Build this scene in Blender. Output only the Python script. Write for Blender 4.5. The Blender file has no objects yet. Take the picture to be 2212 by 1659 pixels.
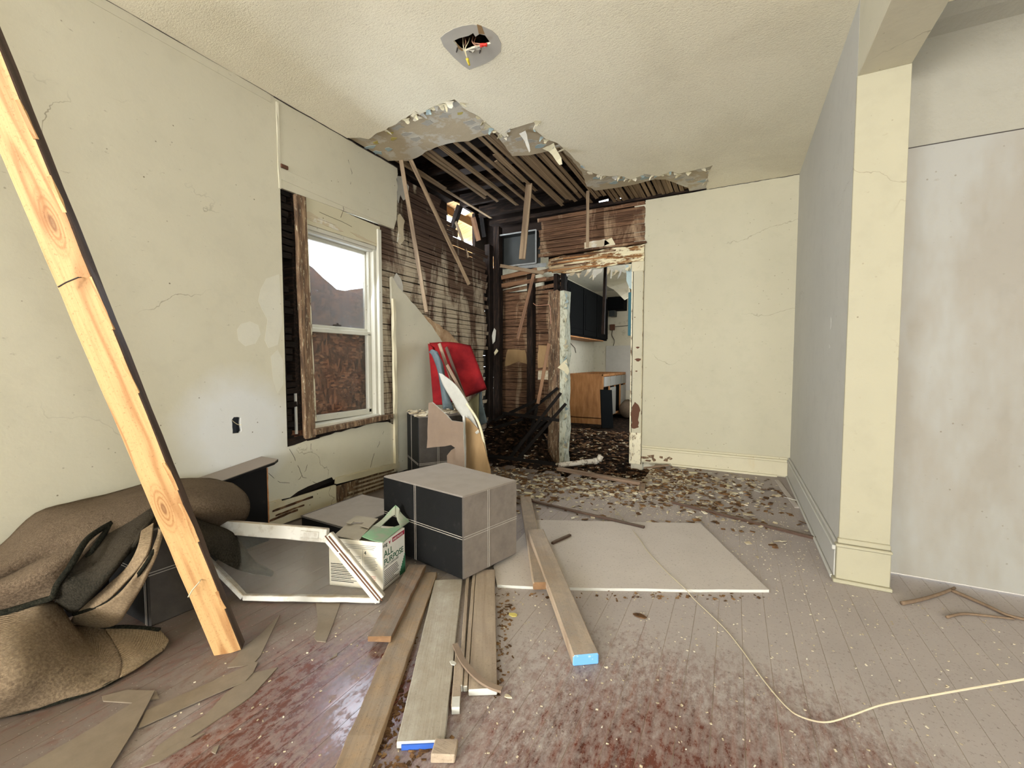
import bpy, bmesh, math, random
from mathutils import Vector, Matrix, noise as mnoise
from mathutils.geometry import tessellate_polygon

# ------------------------------------------------------------------ camera
scene = bpy.context.scene
F_PX, YAW, PITCH, CAM_H = 930.77, math.radians(27.28), math.radians(-2.953), 1.08
cam_data = bpy.data.cameras.new('camera')
cam_data.sensor_fit = 'HORIZONTAL'; cam_data.sensor_width = 36.0
cam_data.lens = F_PX / 2212 * 36.0; cam_data.clip_start = 0.02
cam = bpy.data.objects.new('camera', cam_data)
scene.collection.objects.link(cam)
cam.location = (0, 0, CAM_H); cam.rotation_euler = (math.pi / 2 + PITCH, 0, YAW)
scene.camera = cam

# ------------------------------------------------------------------ sky, daylight through the windows, added fill lights, exposure
world = bpy.data.worlds.new('sky'); scene.world = world; world.use_nodes = True
world.node_tree.nodes['Background'].inputs[0].default_value = (0.80, 0.90, 1.0, 1)
world.node_tree.nodes['Background'].inputs[1].default_value = 9.0

def daylight(name, loc, target, sx, sy, power, col):
    d = bpy.data.lights.new(name, 'AREA'); d.shape = 'RECTANGLE'; d.size = sx; d.size_y = sy
    d.energy = power; d.color = col
    o = bpy.data.objects.new(name, d); scene.collection.objects.link(o); o.location = loc
    o.rotation_euler = (Vector(target) - Vector(loc)).to_track_quat('-Z', 'Y').to_euler()
    return o
WARM = (1.0, 0.975, 0.935)
daylight('daylight_front_window', (-1.1, -8.98, 1.5), (-1.1, 0, 4.6), 2.8, 2.0, 700, WARM)
daylight('daylight_front_door', (2.2, -8.98, 1.4), (1.6, 0, 3.4), 1.6, 2.1, 22, WARM)
daylight('fill_light_end', (4.03, -1.6, 1.5), (0, -.6, 3.2), 2.0, 1.6, 22, (1.0, 0.98, 0.95))  # added fill light that evens out the left wall, no known window
daylight('fill_light_left', (-2.64, -2.8, 1.5), (0.5, -1.2, 3.0), 1.6, 1.6, 100, (0.92, 0.96, 1.0))  # added fill light towards the right wall, set in an invented opening
daylight('daylight_side_window', (-2.60, 2.37, 1.85), (0.5, 2.6, 0.9), 0.55, 0.55, 11, (0.76, 0.86, 1.0))
daylight('daylight_kitchen_window', (-0.32, 6.6, 1.6), (-2.6, 7.2, 1.2), 1.2, 1.1, 11, (1.0, 0.95, 0.88))
scene.view_settings.view_transform = 'Standard'
scene.view_settings.look = 'None'
scene.view_settings.exposure = 0.52
scene.view_settings.gamma = 1.0
scene.view_settings.use_curve_mapping = False
scene.cycles.max_bounces = 5; scene.cycles.diffuse_bounces = 3; scene.cycles.glossy_bounces = 2
scene.cycles.transmission_bounces = 2; scene.cycles.transparent_max_bounces = 6
scene.cycles.caustics_reflective = False; scene.cycles.caustics_refractive = False

# ------------------------------------------------------------------ geometry helpers
rnd = random.Random(7)
_cy, _sy = math.cos(YAW), math.sin(YAW)
_f = Vector((-_sy * math.cos(PITCH), _cy * math.cos(PITCH), math.sin(PITCH)))
_r = Vector((_cy, _sy, 0)); _u = _r.cross(_f); _C = Vector((0, 0, CAM_H))
def _ray(x, y): return _f * F_PX + _r * (x - 1106) - _u * (y - 829.5)
def FZ(x, y, z=0.0):            # the point of a horizontal plane seen at a photo pixel
    d = _ray(x, y); return _C + d * ((z - CAM_H) / d.z)
def OX(x, y, X):                # the same for a plane parallel to the side walls
    d = _ray(x, y); return _C + d * (X / d.x)
def OY(x, y, Y):                # the same for a plane parallel to the back wall
    d = _ray(x, y); return _C + d * (Y / d.y)
XL, XR, YB, ZC = -2.645, 0.48, 4.712, 2.766

def root_loc(p):
    v = Vector((0, 0, 0))
    while p is not None:
        v = v + p.location; p = p.parent
    return v
def tag(o, label=None, cat=None, group=None, kind=None):
    if label: o['label'] = label
    if cat: o['category'] = cat
    if group: o['group'] = group
    if kind: o['kind'] = kind
    return o
def thing(name, loc, label, cat, group=None):
    o = bpy.data.objects.new(name, None); scene.collection.objects.link(o)
    o.location = Vector(loc); o.empty_display_size = 0.1
    return tag(o, label, cat, group)

class MB:
    def __init__(s): s.v = []; s.f = []; s.bm = None
    def add(s, vs, fs):
        n = len(s.v); s.v += [Vector(v) for v in vs]; s.f += [tuple(i + n for i in f) for f in fs]; return s
    def box(s, lo, hi):
        x0, y0, z0 = lo; x1, y1, z1 = hi
        return s.add([(x0,y0,z0),(x1,y0,z0),(x1,y1,z0),(x0,y1,z0),(x0,y0,z1),(x1,y0,z1),(x1,y1,z1),(x0,y1,z1)],
                     [(0,3,2,1),(4,5,6,7),(0,1,5,4),(1,2,6,5),(2,3,7,6),(3,0,4,7)])
    def hexa(s, b, t):           # four bottom points and four top points, same order (counter-clockwise from above)
        return s.add(list(b) + list(t), [(0,3,2,1),(4,5,6,7),(0,1,5,4),(1,2,6,5),(2,3,7,6),(3,0,4,7)])
    def bar(s, p0, p1, w, t, up=(0,0,1), n=1, jit=0.0, taper=1.0, seed=0):
        p0, p1 = Vector(p0), Vector(p1); d = (p1 - p0); L = d.length; d = d / L
        up = Vector(up); side = d.cross(up)
        if side.length < 1e-4: side = d.cross(Vector((1, 0, 0)))
        side.normalize(); up = side.cross(d).normalized(); R = random.Random(seed)
        vs = []; fs = []
        for i in range(n + 1):
            k = i / n; c = p0 + d * L * k; q = 1 + (taper - 1) * k
            for a, b in ((-1,-1),(1,-1),(1,1),(-1,1)):
                j = Vector((R.uniform(-1,1), R.uniform(-1,1), R.uniform(-1,1))) * jit
                if 0 < i < n: j = j - d * j.dot(d)
                vs.append(c + side * (a * w / 2 * q) + up * (b * t / 2 * q) + j)
        for i in range(n):
            a = 4 * i; b = a + 4
            for k in range(4):
                fs.append((a + k, a + (k + 1) % 4, b + (k + 1) % 4, b + k))
        fs.append((0, 3, 2, 1)); e = 4 * n; fs.append((e, e + 1, e + 2, e + 3))
        return s.add(vs, fs)
    def tube(s, pts, r, seg=8, taper=1.0):
        pts = [Vector(p) for p in pts]; n = len(pts); vs = []; fs = []
        for i, p in enumerate(pts):
            d = (pts[min(i + 1, n - 1)] - pts[max(i - 1, 0)]).normalized()
            a = d.cross(Vector((0.13, 0.21, 0.97)))
            if a.length < 1e-3: a = d.cross(Vector((1, 0, 0)))
            a.normalize(); b = d.cross(a)
            rr = r * (1 + (taper - 1) * i / max(1, n - 1))
            for k in range(seg):
                t = 2 * math.pi * k / seg; vs.append(p + (a * math.cos(t) + b * math.sin(t)) * rr)
        for i in range(n - 1):
            for k in range(seg):
                fs.append((i * seg + k, i * seg + (k + 1) % seg, (i + 1) * seg + (k + 1) % seg, (i + 1) * seg + k))
        fs.append(tuple(range(seg - 1, -1, -1))); fs.append(tuple((n - 1) * seg + k for k in range(seg)))
        return s.add(vs, fs)
    def plate(s, loops, th):     # flat outline(s) in 3-D (first the border, then holes) given a thickness vector
        loops = [[Vector(p) for p in l] for l in loops]; th = Vector(th)
        flat = [p for l in loops for p in l]; n = len(flat)
        tris = tessellate_polygon(loops); fs = []
        for a, b, c in tris:
            nn = (flat[b] - flat[a]).cross(flat[c] - flat[a])
            if nn.dot(th) > 0: b, c = c, b
            fs.append((a, b, c)); fs.append((n + a, n + c, n + b))
        o = 0
        for l in loops:
            m = len(l)
            for i in range(m): fs.append((o + i, o + (i + 1) % m, n + o + (i + 1) % m, n + o + i))
            o += m
        return s.add(flat + [p + th for p in flat], fs)
    def sheet(s, grid, th):      # grid of points (rows of equal length) thickened along its own normals
        R, Cn = len(grid), len(grid[0]); g = [[Vector(p) for p in row] for row in grid]; top = []; bot = []
        for i in range(R):
            for j in range(Cn):
                a = g[min(i + 1, R - 1)][j] - g[max(i - 1, 0)][j]; b = g[i][min(j + 1, Cn - 1)] - g[i][max(j - 1, 0)]
                nn = a.cross(b)
                nn = nn.normalized() if nn.length > 1e-9 else Vector((0, 0, 1))
                top.append(g[i][j] + nn * th / 2); bot.append(g[i][j] - nn * th / 2)
        n = R * Cn; fs = []
        for i in range(R - 1):
            for j in range(Cn - 1):
                a = i * Cn + j; q = (a, a + 1, a + Cn + 1, a + Cn)
                fs.append(q[::-1]); fs.append(tuple(n + k for k in q))
        rim = [(0, j) for j in range(Cn)] + [(i, Cn - 1) for i in range(1, R)] + [(R - 1, j) for j in range(Cn - 2, -1, -1)] + [(i, 0) for i in range(R - 2, 0, -1)]
        ids = [i * Cn + j for i, j in rim]
        for k in range(len(ids)):
            a, b = ids[k], ids[(k + 1) % len(ids)]; fs.append((a, b, n + b, n + a))
        return s.add(top + bot, fs)
    def build(s, name, mat, parent=None, base=None, bevel=0.0, smooth=False):
        me = bpy.data.meshes.new(name)
        if parent is not None: off = root_loc(parent)
        elif base is not None: off = Vector(base)
        else: off = Vector((0, 0, 0))
        me.from_pydata([v - off for v in s.v], [], s.f)
        bm = bmesh.new(); bm.from_mesh(me)
        bmesh.ops.recalc_face_normals(bm, faces=bm.faces)
        if bevel > 0:
            es = [e for e in bm.edges if len(e.link_faces) == 2 and e.calc_face_angle(0) > 0.6]
            bmesh.ops.bevel(bm, geom=es, offset=bevel, segments=1, profile=0.5, affect='EDGES')
        bm.to_mesh(me); bm.free()
        if smooth:
            for p in me.polygons: p.use_smooth = True
        me.materials.append(MATS[mat])
        o = bpy.data.objects.new(name, me); scene.collection.objects.link(o)
        if parent is not None: o.parent = parent
        else: o.location = off
        return o
    def low(s):
        c = sum(s.v, Vector()) / len(s.v); return Vector((c.x, c.y, min(v.z for v in s.v)))

def solo(mb, name, mat, label, cat, group=None, kind=None, **kw):
    return tag(mb.build(name, mat, base=mb.low(), **kw), label, cat, group, kind)
def struct(mb, name, mat, **kw):
    return tag(mb.build(name, mat, **kw), kind='structure')

def jag(pts, amp, step, seed, closed=False):   # a broken edge: subdivide and shake a polyline
    R = random.Random(seed); out = []; pts = [Vector(p) for p in pts]
    n = len(pts) if closed else len(pts) - 1
    for i in range(n):
        a, b = pts[i], pts[(i + 1) % len(pts)]; L = (b - a).length; k = max(1, int(L / step))
        for j in range(k):
            t = j / k; p = a + (b - a) * t
            if j or (closed or i): p = p + Vector((R.uniform(-amp, amp), R.uniform(-amp, amp), R.uniform(-amp, amp)))
            out.append(p)
    if not closed: out.append(pts[-1])
    return out
def crom(P, t):
    n = len(P) - 1; x = min(max(t, 0), 1) * n; i = min(int(x), n - 1); u = x - i
    a, b, c, d = P[max(i - 1, 0)], P[i], P[i + 1], P[min(i + 2, n)]
    return 0.5 * ((2 * b) + (c - a) * u + (2 * a - 5 * b + 4 * c - d) * u * u + (3 * b - a - 3 * c + d) * u ** 3)
def smooth_grid(ctrl, nu, nv):                 # control rows -> fine grid
    rows = [[crom(r, j / nv) for j in range(nv + 1)] for r in ctrl]
    return [[crom([r[j] for r in rows], i / nu) for j in range(nv + 1)] for i in range(nu + 1)]
def curve(pts, n): 
    P = [Vector(p) for p in pts]; return [crom(P, i / n) for i in range(n + 1)]

# laths, planks: a few shared meshes of unit length, placed by matrix
_unit = {}
def unit_mesh(kind, var, mat):
    key = (kind, var, mat)
    if key in _unit: return _unit[key]
    R = random.Random(hash((kind, var)) % 1000 if False else (len(kind) * 31 + var * 17)); vs = []; fs = []; n = 4
    rough = 0.10 if kind == 'lath' else 0.0
    for i in range(n + 1):
        for a, b in ((-1,-1),(1,-1),(1,1),(-1,1)):
            e = R.uniform(-1, 1) * rough
            x = i / n + (R.uniform(-.012, .012) if i in (0, n) and kind == 'lath' else 0)
            vs.append((x, a * .5 * (1 + e), b * .5 * (1 + e * .5)))
    for i in range(n):
        a = 4 * i; b = a + 4
        for k in range(4): fs.append((a + k, a + (k + 1) % 4, b + (k + 1) % 4, b + k))
    fs.append((0, 3, 2, 1)); fs.append((16, 17, 18, 19))
    me = bpy.data.meshes.new(kind); me.from_pydata(vs, [], fs)
    bm = bmesh.new(); bm.from_mesh(me); bmesh.ops.recalc_face_normals(bm, faces=bm.faces); bm.to_mesh(me); bm.free()
    me.materials.append(MATS[mat]); _unit[key] = me
    return me
def strip(name, parent, p0, p1, w, t, nrm, mat, kind='lath'):
    p0, p1, nrm = Vector(p0), Vector(p1), Vector(nrm)
    d = p1 - p0; L = d.length; d.normalize(); y = nrm.cross(d).normalized(); z = d.cross(y)
    o = bpy.data.objects.new(name, unit_mesh(kind, rnd.randrange(6), mat)); scene.collection.objects.link(o)
    m = Matrix(((d.x*L, y.x*w, z.x*t, p0.x), (d.y*L, y.y*w, z.y*t, p0.y), (d.z*L, y.z*w, z.z*t, p0.z), (0,0,0,1)))
    if parent is not None:
        o.parent = parent; m = Matrix.Translation(-root_loc(parent)) @ m
    o.matrix_local = m if parent is not None else m
    return o

# ------------------------------------------------------------------ materials
MATS = {}
def S(r, g, b):
    f = lambda c: (c / 255 / 12.92) if c <= 10 else ((c / 255 + 0.055) / 1.055) ** 2.4
    return (f(r), f(g), f(b), 1)
class G:
    def __init__(s, name, rough=0.8, spec=0.3):
        s.m = bpy.data.materials.new(name); s.m.use_nodes = True; s.nt = s.m.node_tree
        s.b = s.nt.nodes['Principled BSDF']; s.b.inputs['Roughness'].default_value = rough
        s.b.inputs['Specular IOR Level'].default_value = spec; MATS[name] = s.m
    def n(s, t, **kw):
        x = s.nt.nodes.new(t)
        for k, v in kw.items(): setattr(x, k, v)
        return x
    def lk(s, a, b): s.nt.links.new(a, b)
    def set(s, sock, v):
        if hasattr(v, 'is_linked') or isinstance(v, bpy.types.NodeSocket): s.lk(v, sock)
        else: sock.default_value = v
    def vec(s, src='pos', sc=(1, 1, 1), jitter=False):
        if src == 'pos': o = s.n('ShaderNodeNewGeometry').outputs['Position']
        else: o = s.n('ShaderNodeTexCoord').outputs['Object']
        mp = s.n('ShaderNodeMapping'); s.lk(o, mp.inputs['Vector']); mp.inputs['Scale'].default_value = sc
        if jitter:
            oi = s.n('ShaderNodeObjectInfo'); mm = s.n('ShaderNodeMath', operation='MULTIPLY'); s.lk(oi.outputs['Random'], mm.inputs[0]); mm.inputs[1].default_value = 57.0
            s.lk(mm.outputs[0], mp.inputs['Location'])
        return mp.outputs[0]
    def noise(s, v, scale, detail=4, rough=0.6, dist=0.0):
        x = s.n('ShaderNodeTexNoise'); s.lk(v, x.inputs['Vector']); x.inputs['Scale'].default_value = scale
        x.inputs['Detail'].default_value = detail; x.inputs['Roughness'].default_value = rough; x.inputs['Distortion'].default_value = dist
        return x.outputs['Fac']
    def vor(s, v, scale, feat='F1', out='Distance', rand=1.0):
        x = s.n('ShaderNodeTexVoronoi', feature=feat); s.lk(v, x.inputs['Vector']); x.inputs['Scale'].default_value = scale
        x.inputs['Randomness'].default_value = rand
        return x.outputs[out]
    def wave(s, v, scale, dist=2.0, detail=2, dscale=1.0, dirn='X', typ='BANDS'):
        x = s.n('ShaderNodeTexWave', wave_type=typ)
        if typ == 'BANDS': x.bands_direction = dirn
        else: x.rings_direction = dirn
        s.lk(v, x.inputs['Vector']); x.inputs['Scale'].default_value = scale; x.inputs['Distortion'].default_value = dist
        x.inputs['Detail'].default_value = detail; x.inputs['Detail Scale'].default_value = dscale
        return x.outputs['Fac']
    def ramp(s, fac, *stops):
        x = s.n('ShaderNodeValToRGB'); s.lk(fac, x.inputs[0]); e = x.color_ramp.elements
        while len(e) < len(stops): e.new(0.5)
        for i, (p, c) in enumerate(stops): e[i].position = p; e[i].color = c
        return x.outputs[0]
    def mr(s, v, a, b, c=0.0, d=1.0):
        x = s.n('ShaderNodeMapRange'); s.lk(v, x.inputs[0])
        for i, q in enumerate((a, b, c, d)): x.inputs[i + 1].default_value = q
        return x.outputs[0]
    def ma(s, op, a, b=0.0):
        x = s.n('ShaderNodeMath', operation=op); s.set(x.inputs[0], a); s.set(x.inputs[1], b); x.use_clamp = op in ('ADD', 'SUBTRACT') and False
        return x.outputs[0]
    def mix(s, f, a, b, mode='MIX'):
        x = s.n('ShaderNodeMix', data_type='RGBA', blend_type=mode)
        s.set(x.inputs[0], f); s.set(x.inputs[6], a); s.set(x.inputs[7], b); return x.outputs[2]
    def up(s, lo=0.5, hi=0.9):      # how far a face looks upward, for settled dust
        g = s.n('ShaderNodeNewGeometry'); sx = s.n('ShaderNodeSeparateXYZ'); s.lk(g.outputs['Normal'], sx.inputs[0])
        return s.mr(sx.outputs[2], lo, hi)
    def xyz(s, src='pos'):
        o = s.n('ShaderNodeNewGeometry').outputs['Position'] if src == 'pos' else s.n('ShaderNodeTexCoord').outputs['Object']
        sx = s.n('ShaderNodeSeparateXYZ'); s.lk(o, sx.inputs[0]); return sx.outputs
    def rand(s): return s.n('ShaderNodeObjectInfo').outputs['Random']
    def col(s, c): s.set(s.b.inputs['Base Color'], c); return s
    def rough(s, r): s.set(s.b.inputs['Roughness'], r); return s
    def bump(s, h, strength=0.3, dist=0.01):
        x = s.n('ShaderNodeBump'); s.lk(h, x.inputs['Height']); x.inputs['Strength'].default_value = strength; x.inputs['Distance'].default_value = dist
        s.lk(x.outputs[0], s.b.inputs['Normal']); return s

DUST = S(158, 143, 126)
def paint(name, c, specks=0.5, dark=S(95, 80, 60), patch=None, bump=0.12, stain=None, st=(3.2, .58, .74, .6)):
    g = G(name, 0.62, 0.35); v = g.vec()
    c1 = g.mix(g.mr(g.noise(v, 1.3, 3), .35, .7), c, tuple(x * .93 for x in c[:3]) + (1,))
    c1 = g.mix(g.mr(g.noise(v, 9, 5), .5, .72, 0, .4), c1, tuple(x * .84 for x in c[:3]) + (1,))
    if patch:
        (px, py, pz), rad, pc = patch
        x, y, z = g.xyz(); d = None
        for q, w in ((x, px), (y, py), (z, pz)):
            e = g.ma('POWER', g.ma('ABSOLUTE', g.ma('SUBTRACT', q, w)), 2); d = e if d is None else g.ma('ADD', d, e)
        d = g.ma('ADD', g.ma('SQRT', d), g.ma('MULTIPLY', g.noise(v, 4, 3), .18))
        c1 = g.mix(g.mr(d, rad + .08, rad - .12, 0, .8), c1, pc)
    if stain:
        c1 = g.mix(g.mr(g.noise(g.vec('pos', (1, 1, .35)), st[0], 5, .65), st[1], st[2], 0, st[3]), c1, stain)
    sp = g.mr(g.vor(g.vec('pos', (1, 1, 1)), 17), .085, .04); sp2 = g.ma('MULTIPLY', sp, g.mr(g.noise(v, 2.3, 3, .7), .46, .56, 0, min(1, specks * 1.5)))
    c1 = g.mix(sp2, c1, dark)
    wv = g.n('ShaderNodeVectorMath', operation='ADD'); g.lk(v, wv.inputs[0]); nz = g.n('ShaderNodeTexNoise'); g.lk(v, nz.inputs['Vector']); nz.inputs['Scale'].default_value = 5.0; nz.inputs['Detail'].default_value = 4
    sc_ = g.n('ShaderNodeVectorMath', operation='SCALE'); g.lk(nz.outputs['Color'], sc_.inputs[0]); sc_.inputs['Scale'].default_value = .35; g.lk(sc_.outputs[0], wv.inputs[1])
    ck = g.ma('MULTIPLY', g.mr(g.vor(wv.outputs[0], 1.15, 'DISTANCE_TO_EDGE'), .0045, .001), g.mr(g.noise(v, .9, 2), .55, .62, 0, specks))
    c1 = g.mix(ck, c1, dark)
    sc = g.mr(g.noise(g.vec('pos', (9, 9, 24)), 2.2, 5, .7), .66, .74, 0, specks * .8)
    c1 = g.mix(sc, c1, dark)
    g.col(c1); g.bump(g.noise(v, 24, 4), bump, .008)
    return g
CREAM = S(201, 194, 171)
paint('spackle', S(209, 204, 186), .3)
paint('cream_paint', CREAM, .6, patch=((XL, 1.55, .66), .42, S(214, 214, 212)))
paint('cream_back', S(184, 177, 152), .5)
paint('yellow_paint', S(159, 152, 128), .45)
paint('grey_paint', S(190, 187, 178), .3)
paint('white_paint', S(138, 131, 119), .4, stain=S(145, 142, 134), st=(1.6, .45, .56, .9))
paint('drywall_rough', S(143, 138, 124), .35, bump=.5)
paint('trim_paint', S(200, 191, 162), .7, stain=S(188, 164, 120))
paint('frame_white', S(198, 194, 178), .5)
g = G('flaky_trim', .75); v = g.vec()
fl = g.mr(g.noise(g.vec('pos', (16, 16, 5)), 2.0, 8, .75), .40, .46)
wood = g.ramp(g.noise(g.vec('pos', (30, 30, 3)), 2, 5), (.3, S(70, 42, 25)), (.6, S(120, 82, 50)), (.8, S(160, 120, 78)))
g.col(g.mix(fl, wood, S(222, 213, 184))); g.bump(fl, .6, .006)
g = G('flaky_header', .8); v = g.vec()
fl = g.mr(g.noise(g.vec('pos', (2.4, 6, 9)), 2.2, 8, .75), .46, .52)
xx = g.xyz()[0]; fl = g.ma('MULTIPLY', fl, g.mr(g.ma('ADD', xx, g.ma('MULTIPLY', g.noise(v, 5, 4), .9)), -1.45, -.95, .35, 1.0))
wood = g.ramp(g.noise(g.vec('pos', (3, 20, 40)), 2, 6), (.3, S(52, 32, 20)), (.5, S(126, 84, 46)), (.68, S(186, 150, 100)), (.85, S(214, 190, 140)))
g.col(g.mix(fl, wood, S(225, 214, 178))); g.bump(g.noise(g.vec('pos', (3, 20, 40)), 2, 6), .8, .02)
g = G('green_flake', .8); v = g.vec('pos', (10, 10, 4))
g.col(g.ramp(g.noise(v, 2.5, 7, .7), (.32, S(60, 44, 30)), (.42, S(150, 150, 130)), (.52, S(196, 194, 172)), (.66, S(172, 182, 168)), (.72, S(200, 192, 164))))
g.bump(g.noise(v, 2.5, 7, .7), .8, .02)
g = G('old_casing', .8); v = g.vec('pos', (24, 24, 3))
g.col(g.mix(g.mr(g.noise(g.vec('pos', (26, 26, 7)), 2.4, 7, .72), .56, .66, 0, .75), g.ramp(g.noise(v, 2, 6), (.3, S(54, 40, 30)), (.55, S(112, 88, 66)), (.75, S(156, 130, 100))), S(200, 188, 156)))
g.bump(g.noise(v, 2, 6), .7, .01)
# ceiling: brushed texture paint, sooty patches
g = G('ceiling_texture', .8, .2); v = g.vec()
soot = g.mr(g.noise(g.vec('pos', (1, 1, 1)), 1.15, 5, .6, .5), .46, .72, 0, .4)
fine = g.noise(g.vec('pos', (1.0, 1.9, 1)), 70, 4, .6, .8)
c = g.mix(soot, S(244, 236, 211), S(206, 196, 170)); c = g.mix(g.mr(fine, .54, .72, 0, .4), c, S(200, 188, 160))
c = g.mix(g.ma('MULTIPLY', g.mr(g.vor(v, 14), .04, .015), .6), c, S(110, 96, 74))
g.col(c); g.bump(fine, .48, .007)
g = G('old_plaster', .85, .2); v = g.vec()
g.col(g.mix(g.mr(g.noise(v, 5.5, 6, .68), .51, .57), g.mix(g.noise(v, 3, 4), S(182, 167, 140), S(198, 184, 156)), S(206, 200, 184)))
g.bump(g.noise(v, 24, 5), .3, .008)
g = G('patch_grey', .85, .2); v = g.vec(); g.col(g.mix(g.noise(v, 12, 5), S(176, 172, 162), S(196, 191, 180)))
g = G('brown_coat', .9, .1); v = g.vec(); g.col(g.ramp(g.noise(v, 9, 7, .7), (.3, S(150, 118, 88)), (.55, S(186, 156, 124)), (.68, S(206, 184, 150)), (.8, S(222, 210, 184)))); g.bump(g.noise(v, 40, 5), .5, .006)
for nm, c in (('flake_cream', S(222, 212, 178)), ('flake_yellow', S(206, 190, 110)), ('flake_blue', S(178, 196, 196)), ('flake_white', S(190, 186, 174)), ('gypsum_white', S(206, 203, 194))):
    g = G(nm, .8, .2); v = g.vec(); g.col(g.mix(g.noise(v, 30, 4), c, tuple(x * .78 for x in c[:3]) + (1,))); g.bump(g.noise(v, 60, 4), .4, .004)
# laths and framing: grain follows each piece
def wood(name, dark, mid, light, sc=(1.2, 3.0, 2.0), dust=0.0, lime=None, rough=.85, contrast=(.32, .52, .72), lime_at=(.5, .6)):
    g = G(name, rough, .2); v = g.vec('object', sc, True)
    f = g.noise(v, 2.2, 7, .68, .4)
    c = g.ramp(f, (contrast[0], dark), (contrast[1], mid), (contrast[2], light))
    c = g.mix(g.mr(g.rand(), 0, 1, 0, .6), c, g.mix(.6, c, dark))
    if lime:
        w = g.noise(g.vec('pos', (2.6, 2.6, .8)), 1.7, 6, .66, .6)
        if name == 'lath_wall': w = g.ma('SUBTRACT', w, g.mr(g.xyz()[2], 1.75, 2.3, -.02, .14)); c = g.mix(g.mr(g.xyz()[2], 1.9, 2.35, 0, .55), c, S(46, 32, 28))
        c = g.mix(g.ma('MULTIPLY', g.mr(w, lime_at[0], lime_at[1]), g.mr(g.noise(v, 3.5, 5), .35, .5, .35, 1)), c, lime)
    if dust: c = g.mix(g.ma('MULTIPLY', g.up(), g.mr(g.noise(g.vec(), 7, 5), .2, .6, dust * .6, dust)), c, DUST)
    g.col(c); g.bump(g.noise(v, 5, 6, .7), .5, .01); return g
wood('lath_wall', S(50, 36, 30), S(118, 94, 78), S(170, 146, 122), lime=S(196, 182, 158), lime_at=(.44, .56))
wood('lath_back', S(36, 25, 18), S(108, 78, 57), S(170, 134, 100), lime=S(176, 150, 120), lime_at=(.52, .68))
wood('lath_ceiling', S(84, 66, 48), S(156, 132, 102), S(206, 184, 148))
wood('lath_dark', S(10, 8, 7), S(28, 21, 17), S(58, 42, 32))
wood('lath_fresh', S(120, 78, 44), S(176, 126, 80), S(206, 160, 112))
wood('stud_dark', S(14, 10, 8), S(38, 28, 22), S(78, 58, 44), sc=(3, 30, 30))
def solidwood(name, dark, mid, light, axis, dust=.0, rough=.7, dustcol=DUST, f=1.0):
    g = G(name, rough, .25); a = {'x': (1.2, 22, 22), 'y': (22, 1.2, 22), 'z': (22, 22, 1.2)}[axis]
    a = tuple(q * f for q in a); v = g.vec('object', a)
    gr = g.noise(v, 1.6, 6, .62, 1.5); c = g.ramp(gr, (.34, dark), (.5, mid), (.66, light))
    if dust: c = g.mix(g.ma('MULTIPLY', g.up(.6, .95), g.mr(g.noise(g.vec(), 9, 6, .66), .25, .62, dust * .55, dust)), c, dustcol)
    g.col(c); g.bump(gr, .25, .004); return g
# pine with cathedral grain, for whole timbers (grain along the piece)
def pine(name, base, late, freq=46, dust=0.0, rough=.6, dustcol=DUST, st=(.55, 7, 7)):
    g = G(name, rough, .25); v = g.vec('object', st, True)
    f = g.noise(v, 1.1, 2, .45, .3); s_ = g.ma('SINE', g.ma('MULTIPLY', f, freq))
    ln = g.ma('POWER', g.mr(s_, -.2, 1), 2.2)
    c = g.mix(g.ma('MULTIPLY', ln, .62), base, late)
    c = g.mix(g.mr(g.noise(g.vec('object', (1.5, 40, 40), True), 2, 5), .45, .75, 0, .35), c, late)
    if name == 'pine_bright':
        lx, ly, lz = g.xyz('object')
        for kx, ky in ((.62, .012), (1.52, -.005), (2.25, .02)):
            dd = g.ma('SQRT', g.ma('ADD', g.ma('POWER', g.ma('MULTIPLY', g.ma('SUBTRACT', lx, kx), .28), 2), g.ma('POWER', g.ma('SUBTRACT', ly, ky), 2)))
            dd = g.ma('ADD', dd, g.ma('MULTIPLY', f, .012)); rg = g.ma('SINE', g.ma('MULTIPLY', dd, 900)); msk = g.mr(dd, .036, .020)
            c = g.mix(g.ma('MULTIPLY', msk, g.mr(rg, -.3, 1, .3, .75)), c, late); c = g.mix(g.mr(dd, .013, .008, 0, .6), c, S(96, 60, 34))
    if dust: c = g.mix(g.ma('MULTIPLY', g.up(.6, .95), g.mr(g.noise(g.vec(), 14, 7, .74), .34, .6, dust * .3, dust)), c, dustcol)
    c = g.mix(g.mr(g.noise(g.vec(), 130, 4, .75), .56, .68, 0, .45), c, tuple(q * .5 for q in late[:3]) + (1,))
    g.col(c); g.bump(g.noise(g.vec('object', (3, 60, 60), True), 2, 5), .3, .004); return g
pine('pine_bright', S(194, 155, 105), S(140, 91, 50), 70)
pine('lath_hang', S(138, 118, 93), S(78, 60, 45), 36)
pine('lath_brown', S(128, 94, 66), S(76, 50, 34), 36)
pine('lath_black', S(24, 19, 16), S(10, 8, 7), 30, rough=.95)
pine('pine_old', S(86, 68, 56), S(48, 36, 28), 30)
pine('pine_dusty', S(178, 158, 136), S(138, 114, 92), 40, .92, dustcol=S(143, 131, 119))
pine('plank_tan', S(160, 132, 100), S(104, 82, 60), 40, .82, dustcol=S(138, 125, 110))
pine('plank_brown', S(142, 112, 82), S(88, 66, 48), 40, .9, dustcol=S(122, 111, 100))
pine('plank_grey', S(172, 154, 132), S(120, 100, 82), 34, .85, dustcol=S(150, 134, 118))
pine('plank_white', S(186, 180, 168), S(158, 148, 130), 14, .75, dustcol=S(148, 136, 120))
pine('stick_grey', S(150, 126, 104), S(96, 74, 58), 24, .3)
pine('stick_dark', S(82, 62, 50), S(44, 32, 26), 24, .35)
pine('fence_wood', S(206, 160, 104), S(150, 100, 56), 24)
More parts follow.
